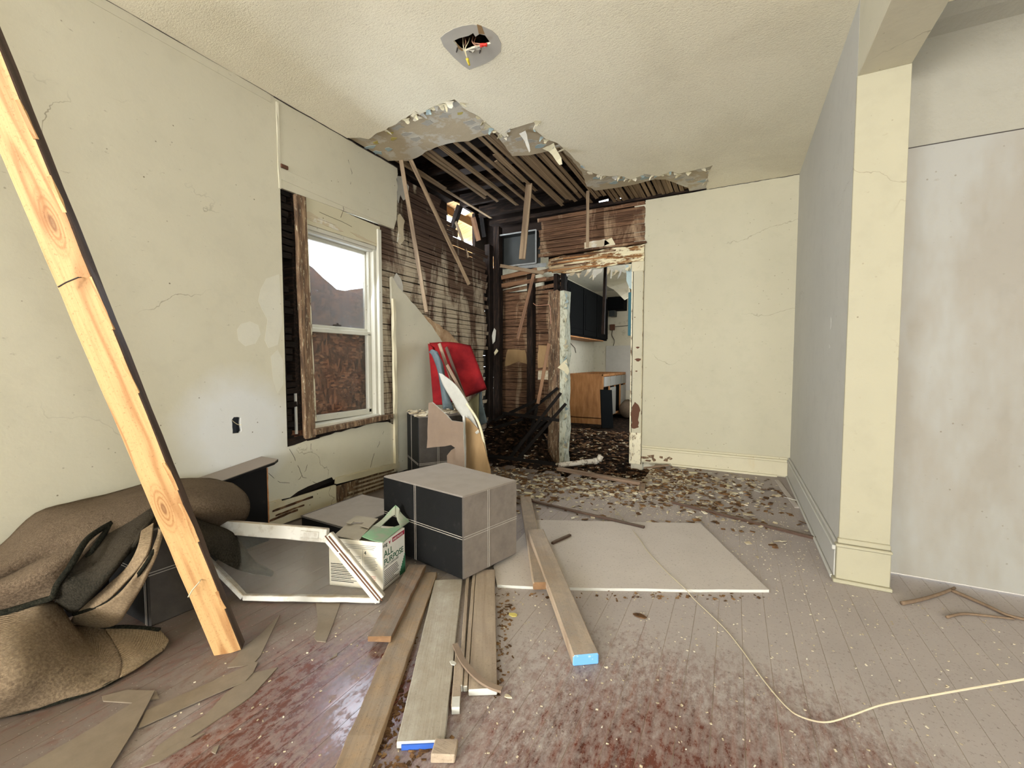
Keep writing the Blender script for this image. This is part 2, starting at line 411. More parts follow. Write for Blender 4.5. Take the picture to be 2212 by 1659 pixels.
g = G('fiber_end', .8); g.col(g.mix(g.noise(g.vec(), 60, 4), S(146, 112, 78), S(100, 72, 50)))
g = G('blue_end', .7); v = g.vec(); g.col(g.mix(g.mr(g.noise(v, 26, 5), .56, .66), S(104, 160, 216), S(196, 210, 222)))
g = G('blue_tape', .6); g.col(S(52, 92, 176))
# floor: red-brown varnish under a coat of dust
g = G('floor_plank', .5, .5); v = g.vec(); x, y, z = g.xyz()
gr = g.noise(g.vec('pos', (40, 1.6, 1)), 1.5, 6, .65)
var = g.ramp(gr, (.3, S(72, 42, 34)), (.55, S(108, 62, 50)), (.75, S(134, 84, 66)))
var = g.mix(g.mr(g.rand(), 0, 1, 0, .5), var, g.mix(.5, var, S(58, 24, 20)))
m1 = g.noise(v, 2.1, 6, .66, .3); m2 = g.noise(g.vec('pos', (1.4, .7, 1)), 30, 6, .8)
far = g.mr(y, 1.15, 2.3, 0.0, .42)
# the varnish shows where feet kept it clean
left = g.mr(g.ma('ADD', g.ma('POWER', g.ma('ADD', x, 1.12), 2), g.ma('POWER', g.ma('SUBTRACT', y, .88), 2)), .0, .22, -.36, 0)
right = g.mr(g.ma('ADD', g.ma('POWER', g.ma('SUBTRACT', x, .0), 2), g.ma('POWER', g.ma('SUBTRACT', y, 1.25), 2)), .0, .8, -.26, 0)
mm = g.ma('ADD', g.ma('ADD', g.ma('MULTIPLY', m1, .6), g.ma('MULTIPLY', m2, 1.05)), g.ma('ADD', far, g.ma('ADD', left, right)))
dm = g.mr(mm, .50, .86)
olive = g.mr(x, -1.15, -1.8); dcol = g.mix(g.noise(v, 3.3, 5), S(152, 142, 136), S(176, 166, 159)); dcol = g.mix(g.ma('MULTIPLY', olive, .9), dcol, S(92, 78, 64))  # olive dust on the left, its colour darkened further for the dimmer light there
c = g.mix(g.ma('MULTIPLY', dm, .93), var, dcol)
c = g.mix(g.mr(g.noise(v, 80, 4, .7), .58, .68, 0, .6), c, S(84, 68, 60)); c = g.mix(g.mr(g.vor(v, 70), .10, .06, 0, .55), c, S(206, 198, 184))
g.col(c); g.rough(g.mr(dm, 0, 1, .2, .85)); g.bump(g.ma('ADD', g.ma('MULTIPLY', gr, .5), g.ma('MULTIPLY', dm, .4)), .18, .004)
g = G('seam_dust', .95); g.col(g.mix(g.noise(g.vec(), 14, 4), S(188, 172, 150), S(120, 104, 90)))
g = G('soil_dark', 1.0, .1); v = g.vec(); g.col(g.ramp(g.noise(v, 16, 8, .75), (.35, S(14, 11, 8)), (.52, S(42, 31, 23)), (.66, S(84, 63, 46)), (.8, S(150, 128, 100)))); g.bump(g.noise(v, 26, 7, .75), 1.0, .05)
g = G('leaf_brown', .9, .15); c = g.ramp(g.noise(g.vec(), 16, 3), (.3, S(62, 44, 30)), (.5, S(104, 76, 50)), (.7, S(150, 116, 78))); g.col(c)
g = G('crumb_pale', .9, .15); g.col(g.ramp(g.noise(g.vec(), 11, 3), (.3, S(150, 132, 104)), (.5, S(192, 178, 150)), (.7, S(224, 218, 200))))
g = G('crumb_dark', .95, .1); g.col(g.ramp(g.noise(g.vec(), 13, 3), (.3, S(34, 25, 19)), (.52, S(84, 60, 42)), (.7, S(136, 104, 74))))
# things
def leather(name, dustiness):
    g = G(name, .55, .22); v = g.vec()
    c = g.mix(g.mr(g.noise(v, 18, 5), .58, .74, 0, .25), S(15, 15, 15), S(60, 57, 54))
    side = g.n('ShaderNodeSeparateXYZ'); ge = g.n('ShaderNodeNewGeometry'); g.lk(ge.outputs['Normal'], side.inputs[0])
    upw = g.up(.4, .9)
    c = g.mix(g.ma('MULTIPLY', upw, g.mr(g.noise(v, 12, 6), .2, .6, .84, .97)), c, S(158, 148, 138))
    g.lk(side.outputs[0], (q := g.n('ShaderNodeMapRange')).inputs[0]); q.inputs[1].default_value = .3; q.inputs[2].default_value = .85
    c = g.mix(g.ma('MULTIPLY', q.outputs[0], g.mr(g.noise(v, 14, 6, .7), .28, .62, dustiness * .72, dustiness)), c, S(132, 121, 110))
    g.col(c); g.rough(g.mr(upw, 0, 1, .6, .95)); g.bump(g.vor(v, 260), .18, .002)
leather('leather_dusty', .86); leather('leather_plain', .25)
g = G('thread', .8); g.col(S(168, 160, 148))
g = G('black_veneer', .35, .4); g.col(g.mix(g.up(.6, .9), g.mix(g.mr(g.noise(g.vec(), 20, 5), .6, .7, 0, .4), S(20, 19, 20), S(48, 44, 42)), S(120, 106, 94)))
g = G('chipboard', .9); g.col(g.mix(g.noise(g.vec(), 60, 3), S(150, 96, 60), S(196, 140, 92)))
def carpet(name, a, b, ribs=False, dust=.6):
    g = G(name, 1.0, .05); v = g.vec(); c = g.mix(g.mr(g.noise(v, 140, 4, .7), .4, .65), a, b)
    c = g.mix(g.mr(g.noise(v, 3.6, 5), .42, .68, 0, .55), c, tuple(q * .62 for q in a[:3]) + (1,))
    if dust: c = g.mix(g.ma('MULTIPLY', g.up(.2, .8), dust), c, S(124, 108, 90))
    c = g.mix(g.mr(g.noise(v, 34, 4, .7), .60, .70, 0, .5), c, tuple(q * .35 for q in a[:3]) + (1,))
    g.col(c)
    if ribs: g.bump(g.wave(g.vec('pos', (.25, .15, 1)), 150, .8, 2, 4, 'Z'), .5, .004)
    else: g.bump(g.noise(v, 170, 4, .8), .9, .012)
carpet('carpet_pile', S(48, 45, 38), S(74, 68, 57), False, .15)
carpet('carpet_top', S(100, 85, 69), S(138, 118, 97), False, .35)
carpet('carpet_back', S(136, 116, 92), S(172, 150, 120), True, .15)
carpet('carpet_mid', S(108, 92, 74), S(146, 126, 102), True, .2)
carpet('carpet_edge', S(34, 34, 28), S(60, 58, 48), False, 0)
g = G('card_white', .85); v = g.vec(); g.col(g.mix(g.mr(g.noise(v, 9, 5), .5, .75, 0, .5), S(222, 214, 194), S(196, 180, 148)))
g = G('card_front', .7); v = g.vec(); g.col(g.mix(g.mr(g.noise(v, 9, 5), .5, .75, 0, .35), S(232, 228, 216), S(206, 198, 178)))
g = G('card_green', .85); v = g.vec(); g.col(g.mix(g.mr(g.noise(v, 8, 5), .42, .62), S(116, 152, 116), S(142, 142, 124)))
g = G('card_grey', .9); v = g.vec(); g.col(g.mix(g.noise(v, 10, 5), S(146, 136, 120), S(174, 164, 146)))
for nm, c in (('ink_dark', S(44, 44, 40)), ('ink_green', S(22, 82, 56)), ('ink_band', S(158, 42, 66)), ('ink_leaf', S(92, 150, 112)), ('ink_white', S(232, 226, 218)), ('ink_grey', S(130, 128, 120)), ('ink_red', S(190, 110, 100))):
    g = G(nm, .8, .2); g.col(c)
g = G('vinyl_white', .5, .4); v = g.vec(); c = g.mix(g.mr(g.noise(v, 14, 6, .7), .5, .7, 0, .7), S(206, 202, 192), S(150, 134, 112)); g.col(g.mix(g.ma('MULTIPLY', g.up(.35, .8), g.mr(g.noise(v, 15, 6), .3, .56, .2, 1)), c, S(158, 143, 120)))
g = G('rust_groove', .9); g.col(S(92, 62, 46))
g = G('glass_dusty', .15, .5); v = g.vec(); g.col(S(176, 172, 160)); g.b.inputs['IOR'].default_value = 1.45
tr = g.n('ShaderNodeBsdfTransparent'); mx = g.n('ShaderNodeMixShader'); g.lk(g.mr(g.noise(v, 5, 5), .3, .78, .03, .15), mx.inputs[0]); g.lk(tr.outputs[0], mx.inputs[1]); g.lk(g.b.outputs[0], mx.inputs[2])
g.lk(mx.outputs[0], g.nt.nodes['Material Output'].inputs[0])
g = G('glass_dust_glare', .4, .4); v = g.vec(); g.col(S(170, 168, 172)); tr = g.n('ShaderNodeBsdfTransparent'); mx = g.n('ShaderNodeMixShader'); g.lk(g.mr(g.noise(v, 4, 5), .3, .75, .28, .5), mx.inputs[0]); g.lk(tr.outputs[0], mx.inputs[1]); g.lk(g.b.outputs[0], mx.inputs[2]); g.lk(mx.outputs[0], g.nt.nodes['Material Output'].inputs[0])  # upper pane: dust, with window glare put into the same haze colour
g = G('shard_dusty', .55, .4); v = g.vec(); g.col(g.mix(g.noise(v, 22, 6, .7), S(108, 95, 79), S(138, 124, 106)))
g = G('osb', .8); v = g.vec('pos', (1, 1, 1)); cc = g.vor(g.vec('pos', (1, 9, 26)), 2.6, 'F1', 'Color'); sx = g.n('ShaderNodeSeparateColor'); g.lk(cc, sx.inputs[0])
c2 = g.vor(g.vec('pos', (1, 22, 8)), 2.2, 'F1', 'Color'); sy_ = g.n('ShaderNodeSeparateColor'); g.lk(c2, sy_.inputs[0])
g.col(g.mix(g.mr(g.noise(v, 7, 3), .45, .55), g.ramp(sx.outputs[0], (0, S(66, 36, 24)), (.5, S(112, 66, 44)), (1, S(164, 110, 76))), g.ramp(sy_.outputs[0], (0, S(60, 33, 22)), (.6, S(104, 62, 42)), (1, S(152, 100, 68)))))
g.bump(sx.outputs[0], .4, .01)
g = G('red_cloth', .95, .1); v = g.vec(); c = g.mix(g.mr(g.noise(v, 5, 5), .4, .7), S(136, 30, 32), S(98, 20, 24)); g.col(c); g.bump(g.noise(v, 22, 5), .35, .02)
g = G('blue_cloth', .95, .1); v = g.vec(); g.col(g.mix(g.noise(v, 14, 5), S(72, 82, 86), S(104, 114, 116))); g.bump(g.noise(v, 18, 5), .5, .02)
g = G('green_cloth', .95, .1); v = g.vec(); g.col(g.mix(g.noise(v, 14, 5), S(94, 96, 66), S(140, 130, 100)))
g = G('board_brown', .85); v = g.vec(); g.col(g.mix(g.noise(g.vec('pos', (8, 8, 2)), 3, 6), S(132, 104, 70), S(168, 138, 98)))
g = G('paper_brown', .9); v = g.vec(); g.col(g.mix(g.noise(v, 7, 6), S(112, 95, 80), S(142, 122, 104))); g.bump(g.noise(v, 18, 6), .3, .01)
g = G('sheet_dusty', .9); v = g.vec(); c = g.mix(g.noise(v, 4.5, 6), S(176, 166, 156), S(194, 184, 174)); c = g.mix(g.mr(g.noise(v, 90, 4, .7), .58, .68, 0, .55), c, S(122, 108, 96)); g.col(c)
g = G('metal_duct', .5, .5); v = g.vec(); g.b.inputs['Metallic'].default_value = .3; g.col(g.mix(g.noise(v, 7, 5), S(36, 39, 38), S(58, 61, 58)))
g = G('metal_edge', .5, .5); g.col(g.mix(g.noise(g.vec(), 30, 5), S(160, 164, 164), S(110, 110, 104)))
g = G('black_paint', .9, .08); v = g.vec(); g.col(g.mix(g.mr(g.noise(v, 8, 5), .6, .8, 0, .4), S(10, 11, 11), S(28, 28, 27)))
g = G('cabinet_wood', .6, .3); v = g.vec('pos', (9, 9, 2)); g.col(g.ramp(g.noise(v, 2, 5), (.3, S(140, 94, 56)), (.55, S(168, 116, 70)), (.75, S(184, 134, 86))))
g = G('teal_paint', .7, .2); g.col(S(58, 100, 110))
g = G('kitchen_wall', .85, .15); v = g.vec(); c = g.mix(g.noise(v, 2, 4), S(206, 200, 180), S(190, 180, 154)); g.col(g.mix(g.mr(g.noise(v, 14, 6, .7), .55, .75, 0, .5), c, S(120, 106, 86)))
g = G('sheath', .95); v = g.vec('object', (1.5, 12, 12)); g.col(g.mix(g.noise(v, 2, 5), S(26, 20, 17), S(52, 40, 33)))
g = G('wire_copper', .5); g.col(S(176, 130, 104))
g = G('wire_white', .6); g.col(S(216, 204, 168))
g = G('cap_red', .4); g.col(S(216, 62, 50))
g = G('cap_yellow', .4); g.col(S(216, 194, 62))
g = G('iron_dark', .6, .4); g.col(S(52, 44, 38))
g = G('pipe_white', .6); v = g.vec(); g.col(g.mix(g.mr(g.noise(v, 24, 5), .56, .64), S(206, 196, 180), S(92, 72, 54)))
g = G('string_pale', .8); g.col(S(184, 171, 144))
g = G('bark', .95); v = g.vec(); g.col(g.mix(g.noise(v, 50, 4), S(92, 74, 58), S(136, 114, 92)))
g = G('web', .9); g.col(S(178, 172, 164))
g = G('box_metal', .5, .5); g.col(S(62, 64, 68))

# a timber whose own axes follow it: x along, y across, z thickness
def timber(name, p0, p1, w, t, up, mat, parent=None, n=1, jit=0.0, bevel=0.002, seed=0, ends=0.0, mesh_only=False):
    p0, p1, up = Vector(p0), Vector(p1), Vector(up); d = p1 - p0; L = d.length; d.normalize()
    y = up.cross(d).normalized(); z = d.cross(y)
    mb = MB(); mb.bar((0, 0, 0), (L, 0, 0), w, t, (0, 0, 1), n=n, jit=jit, seed=seed)
    R = random.Random(seed + 5)
    if ends:
        for v in mb.v:
            if v.x < .01 or v.x > L - .01: v.x += R.uniform(-ends, ends)
    o = mb.build(name, mat, bevel=bevel)
    M = Matrix(((d.x, y.x, z.x, p0.x), (d.y, y.y, z.y, p0.y), (d.z, y.z, z.z, p0.z), (0, 0, 0, 1)))
    if parent is not None: o.parent = parent; M = Matrix.Translation(-root_loc(parent)) @ M
    o.matrix_local = M
    return o
def face_mat(o, test, mat):
    o.data.materials.append(MATS[mat]); k = len(o.data.materials) - 1
    for p in o.data.polygons:
        if test(p.normal, p.center): p.material_index = k
def lettering(parent, text, M, size, mat, name='lettering', extrude=0.0006):
    cu = bpy.data.curves.new(name, 'FONT'); cu.body = text; cu.size = size; cu.extrude = extrude
    tmp = bpy.data.objects.new(name, cu); scene.collection.objects.link(tmp)
    dg = bpy.context.evaluated_depsgraph_get(); dg.update(); me = bpy.data.meshes.new_from_object(tmp.evaluated_get(dg))
    bpy.data.objects.remove(tmp); me.materials.clear(); me.materials.append(MATS[mat])
    o = bpy.data.objects.new(name, me); scene.collection.objects.link(o); o.parent = parent
    o.matrix_local = Matrix.Translation(-root_loc(parent)) @ M
    return o

# ================================================================== the setting
def yz(X, pts): return [Vector((X, a, b)) for a, b in pts]
def xz(Y, pts): return [Vector((a, Y, b)) for a, b in pts]
def xy(Z, pts): return [Vector((a, b, Z)) for a, b in pts]

# ---- floor: a bed of dust under planks that run away from the camera
mb = MB(); mb.box((-2.9, -9.0, -.06), (4.1, 3.72, -.0010)); mb.box((-.72, 3.72, -.06), (.6, 4.82, -.0010))
floor = struct(mb, 'floor', 'seam_dust')
PW = .0889; k = math.floor((-2.66 + .125) / PW)
while -.125 + PW * k < 4.0:
    x0 = -.125 + PW * k; xc = x0 + PW / 2; k += 1
    if xc < -.70: y1 = 3.86 + .09 * math.sin(k * 2.3) + rnd.uniform(-.05, .05)
    elif xc < XR: y1 = YB + .02
    elif xc < .72: y1 = 2.62 if xc < .66 else 2.80
    else: y1 = 2.80
    cuts = [-9.0] + ([rnd.uniform(-2.2, .6)] if rnd.random() < .5 else []) + [y1]
    for a, b in zip(cuts, cuts[1:]):
        strip('floor_plank', floor, (xc, a + .0008, -.010), (xc, b - .0008, -.010), PW - .0016, .02 + rnd.uniform(-.0003, .0003), (0, 0, 1), 'floor_plank', 'plank')

# ---- ceiling: textured skin torn open over older plaster, laths and joists
OUT = [(749,298),(777,297),(796,300),(814,287),(834,280),(868,259),(899,241),(903,250),(940,228),(981,215),(1001,233),(1026,247),(1040,258),(1062,276),(1091,297),(1099,281),(1130,271),(1162,261),(1152,280),(1180,300),(1205,309),(1241,343),(1262,366),(1298,379),(1318,381),(1340,380),(1362,388),(1396,376),(1424,381),(1447,370),(1467,375),(1500,368),(1539,358),(1531,372),(1526,406)]
INN = [(841,347),(881,348),(903,340),(919,328),(951,315),(984,307),(1013,305),(1033,296),(1059,289),(1068,285),(1085,308),(1107,337),(1143,335),(1176,328),(1209,320),(1235,345),(1257,371),(1262,388),(1268,402),(1286,412),(1335,405),(1372,398),(1414,387),(1437,388),(1457,395),(1487,406)]
edge = jag([FZ(x, y, ZC) for x, y in OUT], .006, .035, 3)
for p in edge: p.z = ZC; p.x = max(p.x, XL); p.y = min(p.y, YB)
edge[0].x = XL; edge[-1].y = YB
hole = [FZ(x, y, ZC) for x, y in ((979,88),(992,82),(1012,77),(1022,71),(1027,79),(1036,73),(1048,76),(1058,90),(1060,94),(1040,99),(1018,105),(1004,111),(996,107),(988,99))]
loop = xy(ZC, [(XL, -9.0), (XR, -9.0), (XR, YB)]) + edge[::-1]
mb = MB(); mb.plate([loop, hole], (0, 0, .010))
ceiling = struct(mb, 'ceiling', 'ceiling_texture')
inner = jag([FZ(x, y, ZC + .012) for x, y in INN], .004, .05, 4)
for p in inner: p.z = ZC + .012; p.y = min(p.y, YB)
inner[0].x = XL
mb = MB(); mb.plate([xy(ZC + .012, [(XL, 2.27), (.4, 2.27), (.4, YB), (inner[-1].x, YB)]) + inner[::-1]], (0, 0, .014)); mb.build('old_plaster', 'old_plaster', ceiling)
mb = MB(); mb.plate([xy(ZC + .012, [(-1.6, 1.6), (-.9, 1.6), (-.9, 1.99), (-1.6, 1.99)])], (0, 0, .01)); 
patch = [FZ(x, y, ZC - .0012) for x, y in ((951,82),(962,72),(980,62),(1000,56),(1020,53),(1042,57),(1062,66),(1075,78),(1083,95),(1082,112),(1066,128),(1048,138),(1014,151),(1000,142),(980,124),(958,100))]
mb = MB(); mb.plate([patch, [p - Vector((0, 0, .0012)) for p in hole]], (0, 0, .0012)); mb.build('bare_patch', 'patch_grey', ceiling)
# curled paint flakes hanging from the torn edge
R = random.Random(11)
def flake(p, d, dn, ln, wd, mat, parent, curl=.6):
    d = Vector(d).normalized(); dn = Vector(dn).normalized(); s_ = d.cross(dn).normalized(); rows = []
    for i in range(5):
        t = i / 4; a = t * curl; c = p + (d * math.sin(a) + dn * (1 - math.cos(a)) * 1.0) * ln / max(curl, .1) if curl > .05 else p + d * ln * t
        ww = wd * (1 - .75 * t ** 1.5) * (1 + .25 * math.sin(7 * t + wd * 900))
        rows.append([c - s_ * ww / 2, c + s_ * ww / 2 + d * R.uniform(-.1, .1) * ln])
    m_ = MB(); m_.sheet(rows, .0016); return m_.build('paint_flake', mat, parent)
for i in range(2, len(edge) - 2):
    if R.random() < .45:
        t = edge[i + 1] - edge[i - 1]; nrm = Vector((-t.y, t.x, 0)).normalized(); nrm = -nrm if (nrm.y < 0 and i < len(edge) * .9) else nrm
        flake(edge[i] - Vector((0, 0, .003)), nrm + Vector((R.uniform(-.5, .5), R.uniform(-.5, .5), 0)), (0, 0, -1), R.uniform(.015, .06), R.uniform(.02, .06), R.choice(['ceiling_texture', 'flake_cream', 'flake_cream', 'flake_white', 'flake_blue']), ceiling, R.uniform(.2, 1.3))
for (x, y, m_) in ((800,318,'flake_blue'),(816,330,'flake_blue'),(838,322,'flake_blue'),(843,288,'flake_yellow'),(850,300,'flake_yellow'),(812,308,'flake_yellow'),(880,290,'flake_white'),(900,300,'flake_white'),(860,275,'flake_white'),(925,265,'flake_white'),(960,250,'flake_white'),(995,245,'flake_yellow'),(1012,265,'flake_white'),(1030,275,'flake_white'),(1050,285,'flake_white'),(985,225,'flake_white'),(1120,300,'flake_white'),(1145,305,'flake_white'),(1170,315,'flake_blue'),(1290,385,'flake_blue'),(1325,395,'flake_blue'),(1345,388,'flake_blue'),(1392,385,'flake_blue'),(1300,395,'flake_white'),(1490,388,'flake_white'),(1470,385,'flake_white'),(1515,392,'flake_blue')):
    c = FZ(x, y, ZC + .0105); q = []
    for a in range(9):
        an = a * 2 * math.pi / 9; rr = R.uniform(.018, .05) * (.6 if 'yellow' in m_ else 1); q.append(c + Vector((math.cos(an) * rr * 1.3, math.sin(an) * rr * .8, 0)))
    mb = MB(); mb.plate([q], (0, 0, .0015)); mb.build('paint_layer', m_, ceiling)
flake(FZ(1185, 316, ZC), (.3, .6, -.2), (0, 0, -1), .16, .10, 'flake_cream', ceiling, .9)
flake(FZ(1128, 285, ZC), (.1, .5, -.3), (0, 0, -1), .12, .05, 'flake_white', ceiling, .9)
# laths still nailed up (they run away from the camera)
zl = ZC + .033
for xx, ya, yb in ((-2.60,2.75,4.5),(-2.555,2.75,3.55),(-2.33,2.80,3.92),(-2.285,2.80,3.86),(-2.235,2.80,4.05),(-2.13,2.78,4.25),(-2.105,2.78,4.15),(-1.985,2.76,4.32),(-1.90,2.76,4.42),(-1.86,3.3,4.18),(-1.81,3.2,3.75),(-1.765,2.70,4.0)):
    strip('ceiling_lath', ceiling, (xx, ya, zl), (xx + rnd.uniform(-.04, .01), yb, zl + rnd.uniform(-.03, .0)), .034, .008, (0, 0, 1), 'lath_ceiling')
xx = -1.715
while xx < -.30:
    yb = (4.15 + rnd.uniform(-.25, .2)) if xx > -1.6 and rnd.random() < .35 and xx < -1.3 else min(4.70, 4.55 + rnd.uniform(-.15, .15))
    if -1.68 < xx < -1.28 and rnd.random() < .2: xx += .0445; continue
    strip('ceiling_lath', ceiling, (xx, 2.5 if xx < -1.2 else 3.1, zl), (xx + rnd.uniform(-.015, .015), yb if xx < -1.2 else YB, zl + rnd.uniform(-.01, .01)), .036, .008, (0, 0, 1), 'lath_ceiling'); xx += .0445
for yy in (2.5, 2.93, 3.34, 3.75, 4.16, 4.57):
    timber('joist', (-2.8, yy, 2.895), (.5, yy, 2.895), .045, .13, (0, 0, 1), 'stud_dark', ceiling, n=8, jit=.003)
# attic shell above the hole
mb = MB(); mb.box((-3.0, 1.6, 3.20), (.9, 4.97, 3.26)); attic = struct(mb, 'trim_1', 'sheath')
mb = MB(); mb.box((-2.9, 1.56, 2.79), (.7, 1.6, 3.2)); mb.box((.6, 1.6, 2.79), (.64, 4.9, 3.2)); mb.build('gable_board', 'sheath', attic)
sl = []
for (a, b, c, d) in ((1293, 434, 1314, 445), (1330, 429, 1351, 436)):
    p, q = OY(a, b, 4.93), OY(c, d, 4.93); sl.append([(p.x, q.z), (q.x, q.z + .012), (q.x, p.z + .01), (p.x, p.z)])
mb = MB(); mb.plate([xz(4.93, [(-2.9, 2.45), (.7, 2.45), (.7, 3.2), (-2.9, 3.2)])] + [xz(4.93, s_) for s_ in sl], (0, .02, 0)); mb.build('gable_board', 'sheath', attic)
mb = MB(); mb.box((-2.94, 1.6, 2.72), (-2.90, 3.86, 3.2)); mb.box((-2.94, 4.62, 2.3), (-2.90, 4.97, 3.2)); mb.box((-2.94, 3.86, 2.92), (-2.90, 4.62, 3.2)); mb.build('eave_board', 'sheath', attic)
for i in [0, 1, 2, 3, 5, 6, 7, 8, 9, 10, 11, 12]:   # eave boards outside, lit by the sky
    y0 = 3.50 + i * .24
    timber('eave_slat', (-2.90, y0, 2.93), (-3.42, y0 + .05, 2.80), .235, .018, (0, 0, 1), 'fence_wood', attic, seed=i)
for i in range(4): timber('fascia_board', (-3.42, 3.9, 2.16 + i * .165), (-3.42, 6.6, 2.16 + i * .165), .02, .155, (0, 0, 1), 'fence_wood', attic, seed=20 + i)
timber('eave_slat', (-3.02, 3.5, 2.84), (-3.02, 4.9, 2.84), .035, .09, (0, 0, 1), 'fence_wood', attic)
timber('rafter', (-2.94, 4.05, 2.35), (-2.70, 4.0, 2.78), .05, .06, (0, 1, 0), 'stud_dark', attic)
timber('plate_beam', (-2.72, 1.6, 2.80), (-2.72, 3.85, 2.80), .10, .06, (0, 0, 1), 'stud_dark', attic, n=6, jit=.006)
timber('plate_beam', (-2.75, 4.76, 2.80), (.5, 4.76, 2.80), .09, .05, (0, 0, 1), 'stud_dark', attic, n=6, jit=.004)

# ---- left wall
hole_o = jag(yz(XL, [(1.50,.651),(1.545,.648),(1.553,.665),(1.551,.742),(1.535,.750),(1.512,.752),(1.499,.735)]), .002, .02, 5, True)
for p in hole_o: p.x = XL
right_edge = jag(yz(XL, [(2.953, ZC), (2.950, 2.55), (2.945, 2.376), (2.90, 2.226)]), .010, .05, 6)
bottom_edge = jag(yz(XL, [(1.851, .510), (2.05, .535), (2.30, .548), (2.60, .572), (2.80, .562), (2.875, .52), (2.905, .33), (2.912, .17)]), .006, .05, 8)
skirt_edge = jag(yz(XL, [(2.912, .17), (2.5, .19), (2.22, .20), (2.0, .185), (1.75, .15), (1.4, .14)]), .004, .05, 9)
for l in (right_edge, bottom_edge, skirt_edge):
    for p in l: p.x = XL
loop = yz(XL, [(-9, .12), (-9, ZC)]) + right_edge + yz(XL, [(1.849, 2.208)]) + bottom_edge + skirt_edge[1:]
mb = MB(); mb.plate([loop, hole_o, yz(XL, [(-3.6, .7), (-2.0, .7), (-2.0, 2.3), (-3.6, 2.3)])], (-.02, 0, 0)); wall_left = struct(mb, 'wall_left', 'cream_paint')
# header band over the window and the raised seam beside it
mb = MB(); mb.hexa([Vector((XL + .004, 1.853, 2.262)), Vector((XL + .004, 2.90, 2.232)), Vector((XL - .002, 2.90, 2.232)), Vector((XL - .002, 1.853, 2.262))],
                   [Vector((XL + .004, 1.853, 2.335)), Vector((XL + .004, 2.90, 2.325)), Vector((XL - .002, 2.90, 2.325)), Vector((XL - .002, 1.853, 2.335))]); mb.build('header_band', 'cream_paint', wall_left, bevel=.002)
mb = MB(); mb.bar((XL, 1.846, 2.20), (XL, 1.842, 2.74), .016, .008, (1, 0, 0), n=10, jit=.002); mb.build('seam', 'cream_paint', wall_left)
mb = MB(); mb.box((XL - .001, 1.852, 2.338), (XL + .012, 1.905, 2.362)); mb.build('chipped_end', 'rust_groove', wall_left, bevel=.003)
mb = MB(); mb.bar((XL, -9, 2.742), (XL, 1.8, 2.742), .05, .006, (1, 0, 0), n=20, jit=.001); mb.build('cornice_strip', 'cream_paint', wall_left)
# plaster still standing right of the window, broken along a slope, brown coat behind it
pe = jag(yz(XL + .004, [(2.862,.10),(2.885,.5),(2.875,.9),(2.88,1.3),(2.862,1.60),(2.850,1.80),(2.875,1.815),(2.90,1.78),(2.94,1.735),(3.06,1.665),(3.20,1.575),(3.30,1.50),(3.45,1.40),(3.60,1.25),(3.66,1.0),(3.62,.10)]), .007, .05, 12, True)
for p in pe: p.x = XL + .004
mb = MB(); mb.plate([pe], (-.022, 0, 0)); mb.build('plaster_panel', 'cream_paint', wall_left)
mb = MB(); mb.bar((XL + .012, 2.868, .12), (XL + .012, 2.872, 1.62), .030, .022, (1, 0, 0), n=14, jit=.005); mb.build('plaster_edge', 'trim_paint', wall_left)
be = jag(yz(XL - .006, [(3.22,1.50),(3.32,1.53),(3.48,1.47),(3.62,1.42),(3.80,1.33),(3.95,1.24),(4.06,1.13),(4.02,1.05),(3.8,1.0),(3.5,1.05),(3.3,1.3)]), .012, .06, 13, True)
for p in be: p.x = XL - .006
mb = MB(); mb.plate([be], (-.016, 0, 0)); mb.build('brown_coat', 'brown_coat', wall_left)
for (pts, m_, s_) in (([(2.955,2.36),(2.99,2.38),(3.05,2.34),(3.03,2.25),(3.04,2.17),(2.99,2.11),(2.955,2.13),(2.965,2.23)], 'old_plaster', 1), ([(2.955,2.70),(3.02,2.72),(3.10,2.66),(3.09,2.56),(3.04,2.52),(2.99,2.55),(2.97,2.47),(2.95,2.50)], 'flake_white', 2), ([(2.885,1.80),(2.94,1.86),(3.0,1.80),(3.02,1.70),(2.96,1.71),(2.92,1.76)], 'patch_grey', 3)):
    q = jag(yz(XL - .008, pts), .006, .04, 20 + s_, True)
    for p in q: p.x = XL - .008 + rnd.uniform(0, .006)
    mb = MB(); mb.plate([q], (-.008, 0, 0)); mb.build('plaster_scrap', m_, wall_left)
# lighter filler patches
for q in ([(603,592),(575,602),(563,625),(558,650),(566,668),(578,690),(572,735),(580,752),(600,745),(610,700)], [(512,712),(520,700),(540,694),(558,702),(563,722),(552,742),(530,748),(515,735)], [(585,770),(600,755),(612,780),(612,830),(600,850),(590,820)]):
    mb = MB(); mb.plate([[OX(x, y, XL + .0007) for x, y in q]], (-.0006, 0, 0)); mb.build('filler_patch', 'spackle', wall_left)
# cracks in the plaster
for pl in ([(625,970),(640,1000),(655,1030),(672,1038),(690,1045)], [(672,958),(672,985),(660,1015),(648,1035),(630,1043),(605,1042),(580,1022)], [(829,932),(818,960),(806,985),(800,1010)], [(738,425),(742,452),(736,470)], [(752,345),(760,372),(757,398)], [(690,458),(720,470),(760,490)]):
    mb = MB(); mb.tube(jag([OX(x, y, XL + .0003) for x, y in pl], .004, .03, len(pl)), .0014, 5); mb.build('crack', 'iron_dark', wall_left)
mb = MB(); mb.tube(jag([V3 for V3 in (Vector((XL + .002, 1.82, ZC - .002)), Vector((XL + .002, 2.3, ZC - .002)), Vector((XL + .002, 2.95, ZC - .004)))], .003, .05, 3), .004, 6); mb.build('joint_gap', 'iron_dark', wall_left)
mb = MB(); mb.tube(jag([Vector((XL + .002, -4, ZC - .001)), Vector((XL + .002, 1.82, ZC - .001))], .002, .12, 4), .002, 5); mb.build('joint_gap', 'iron_dark', wall_left)
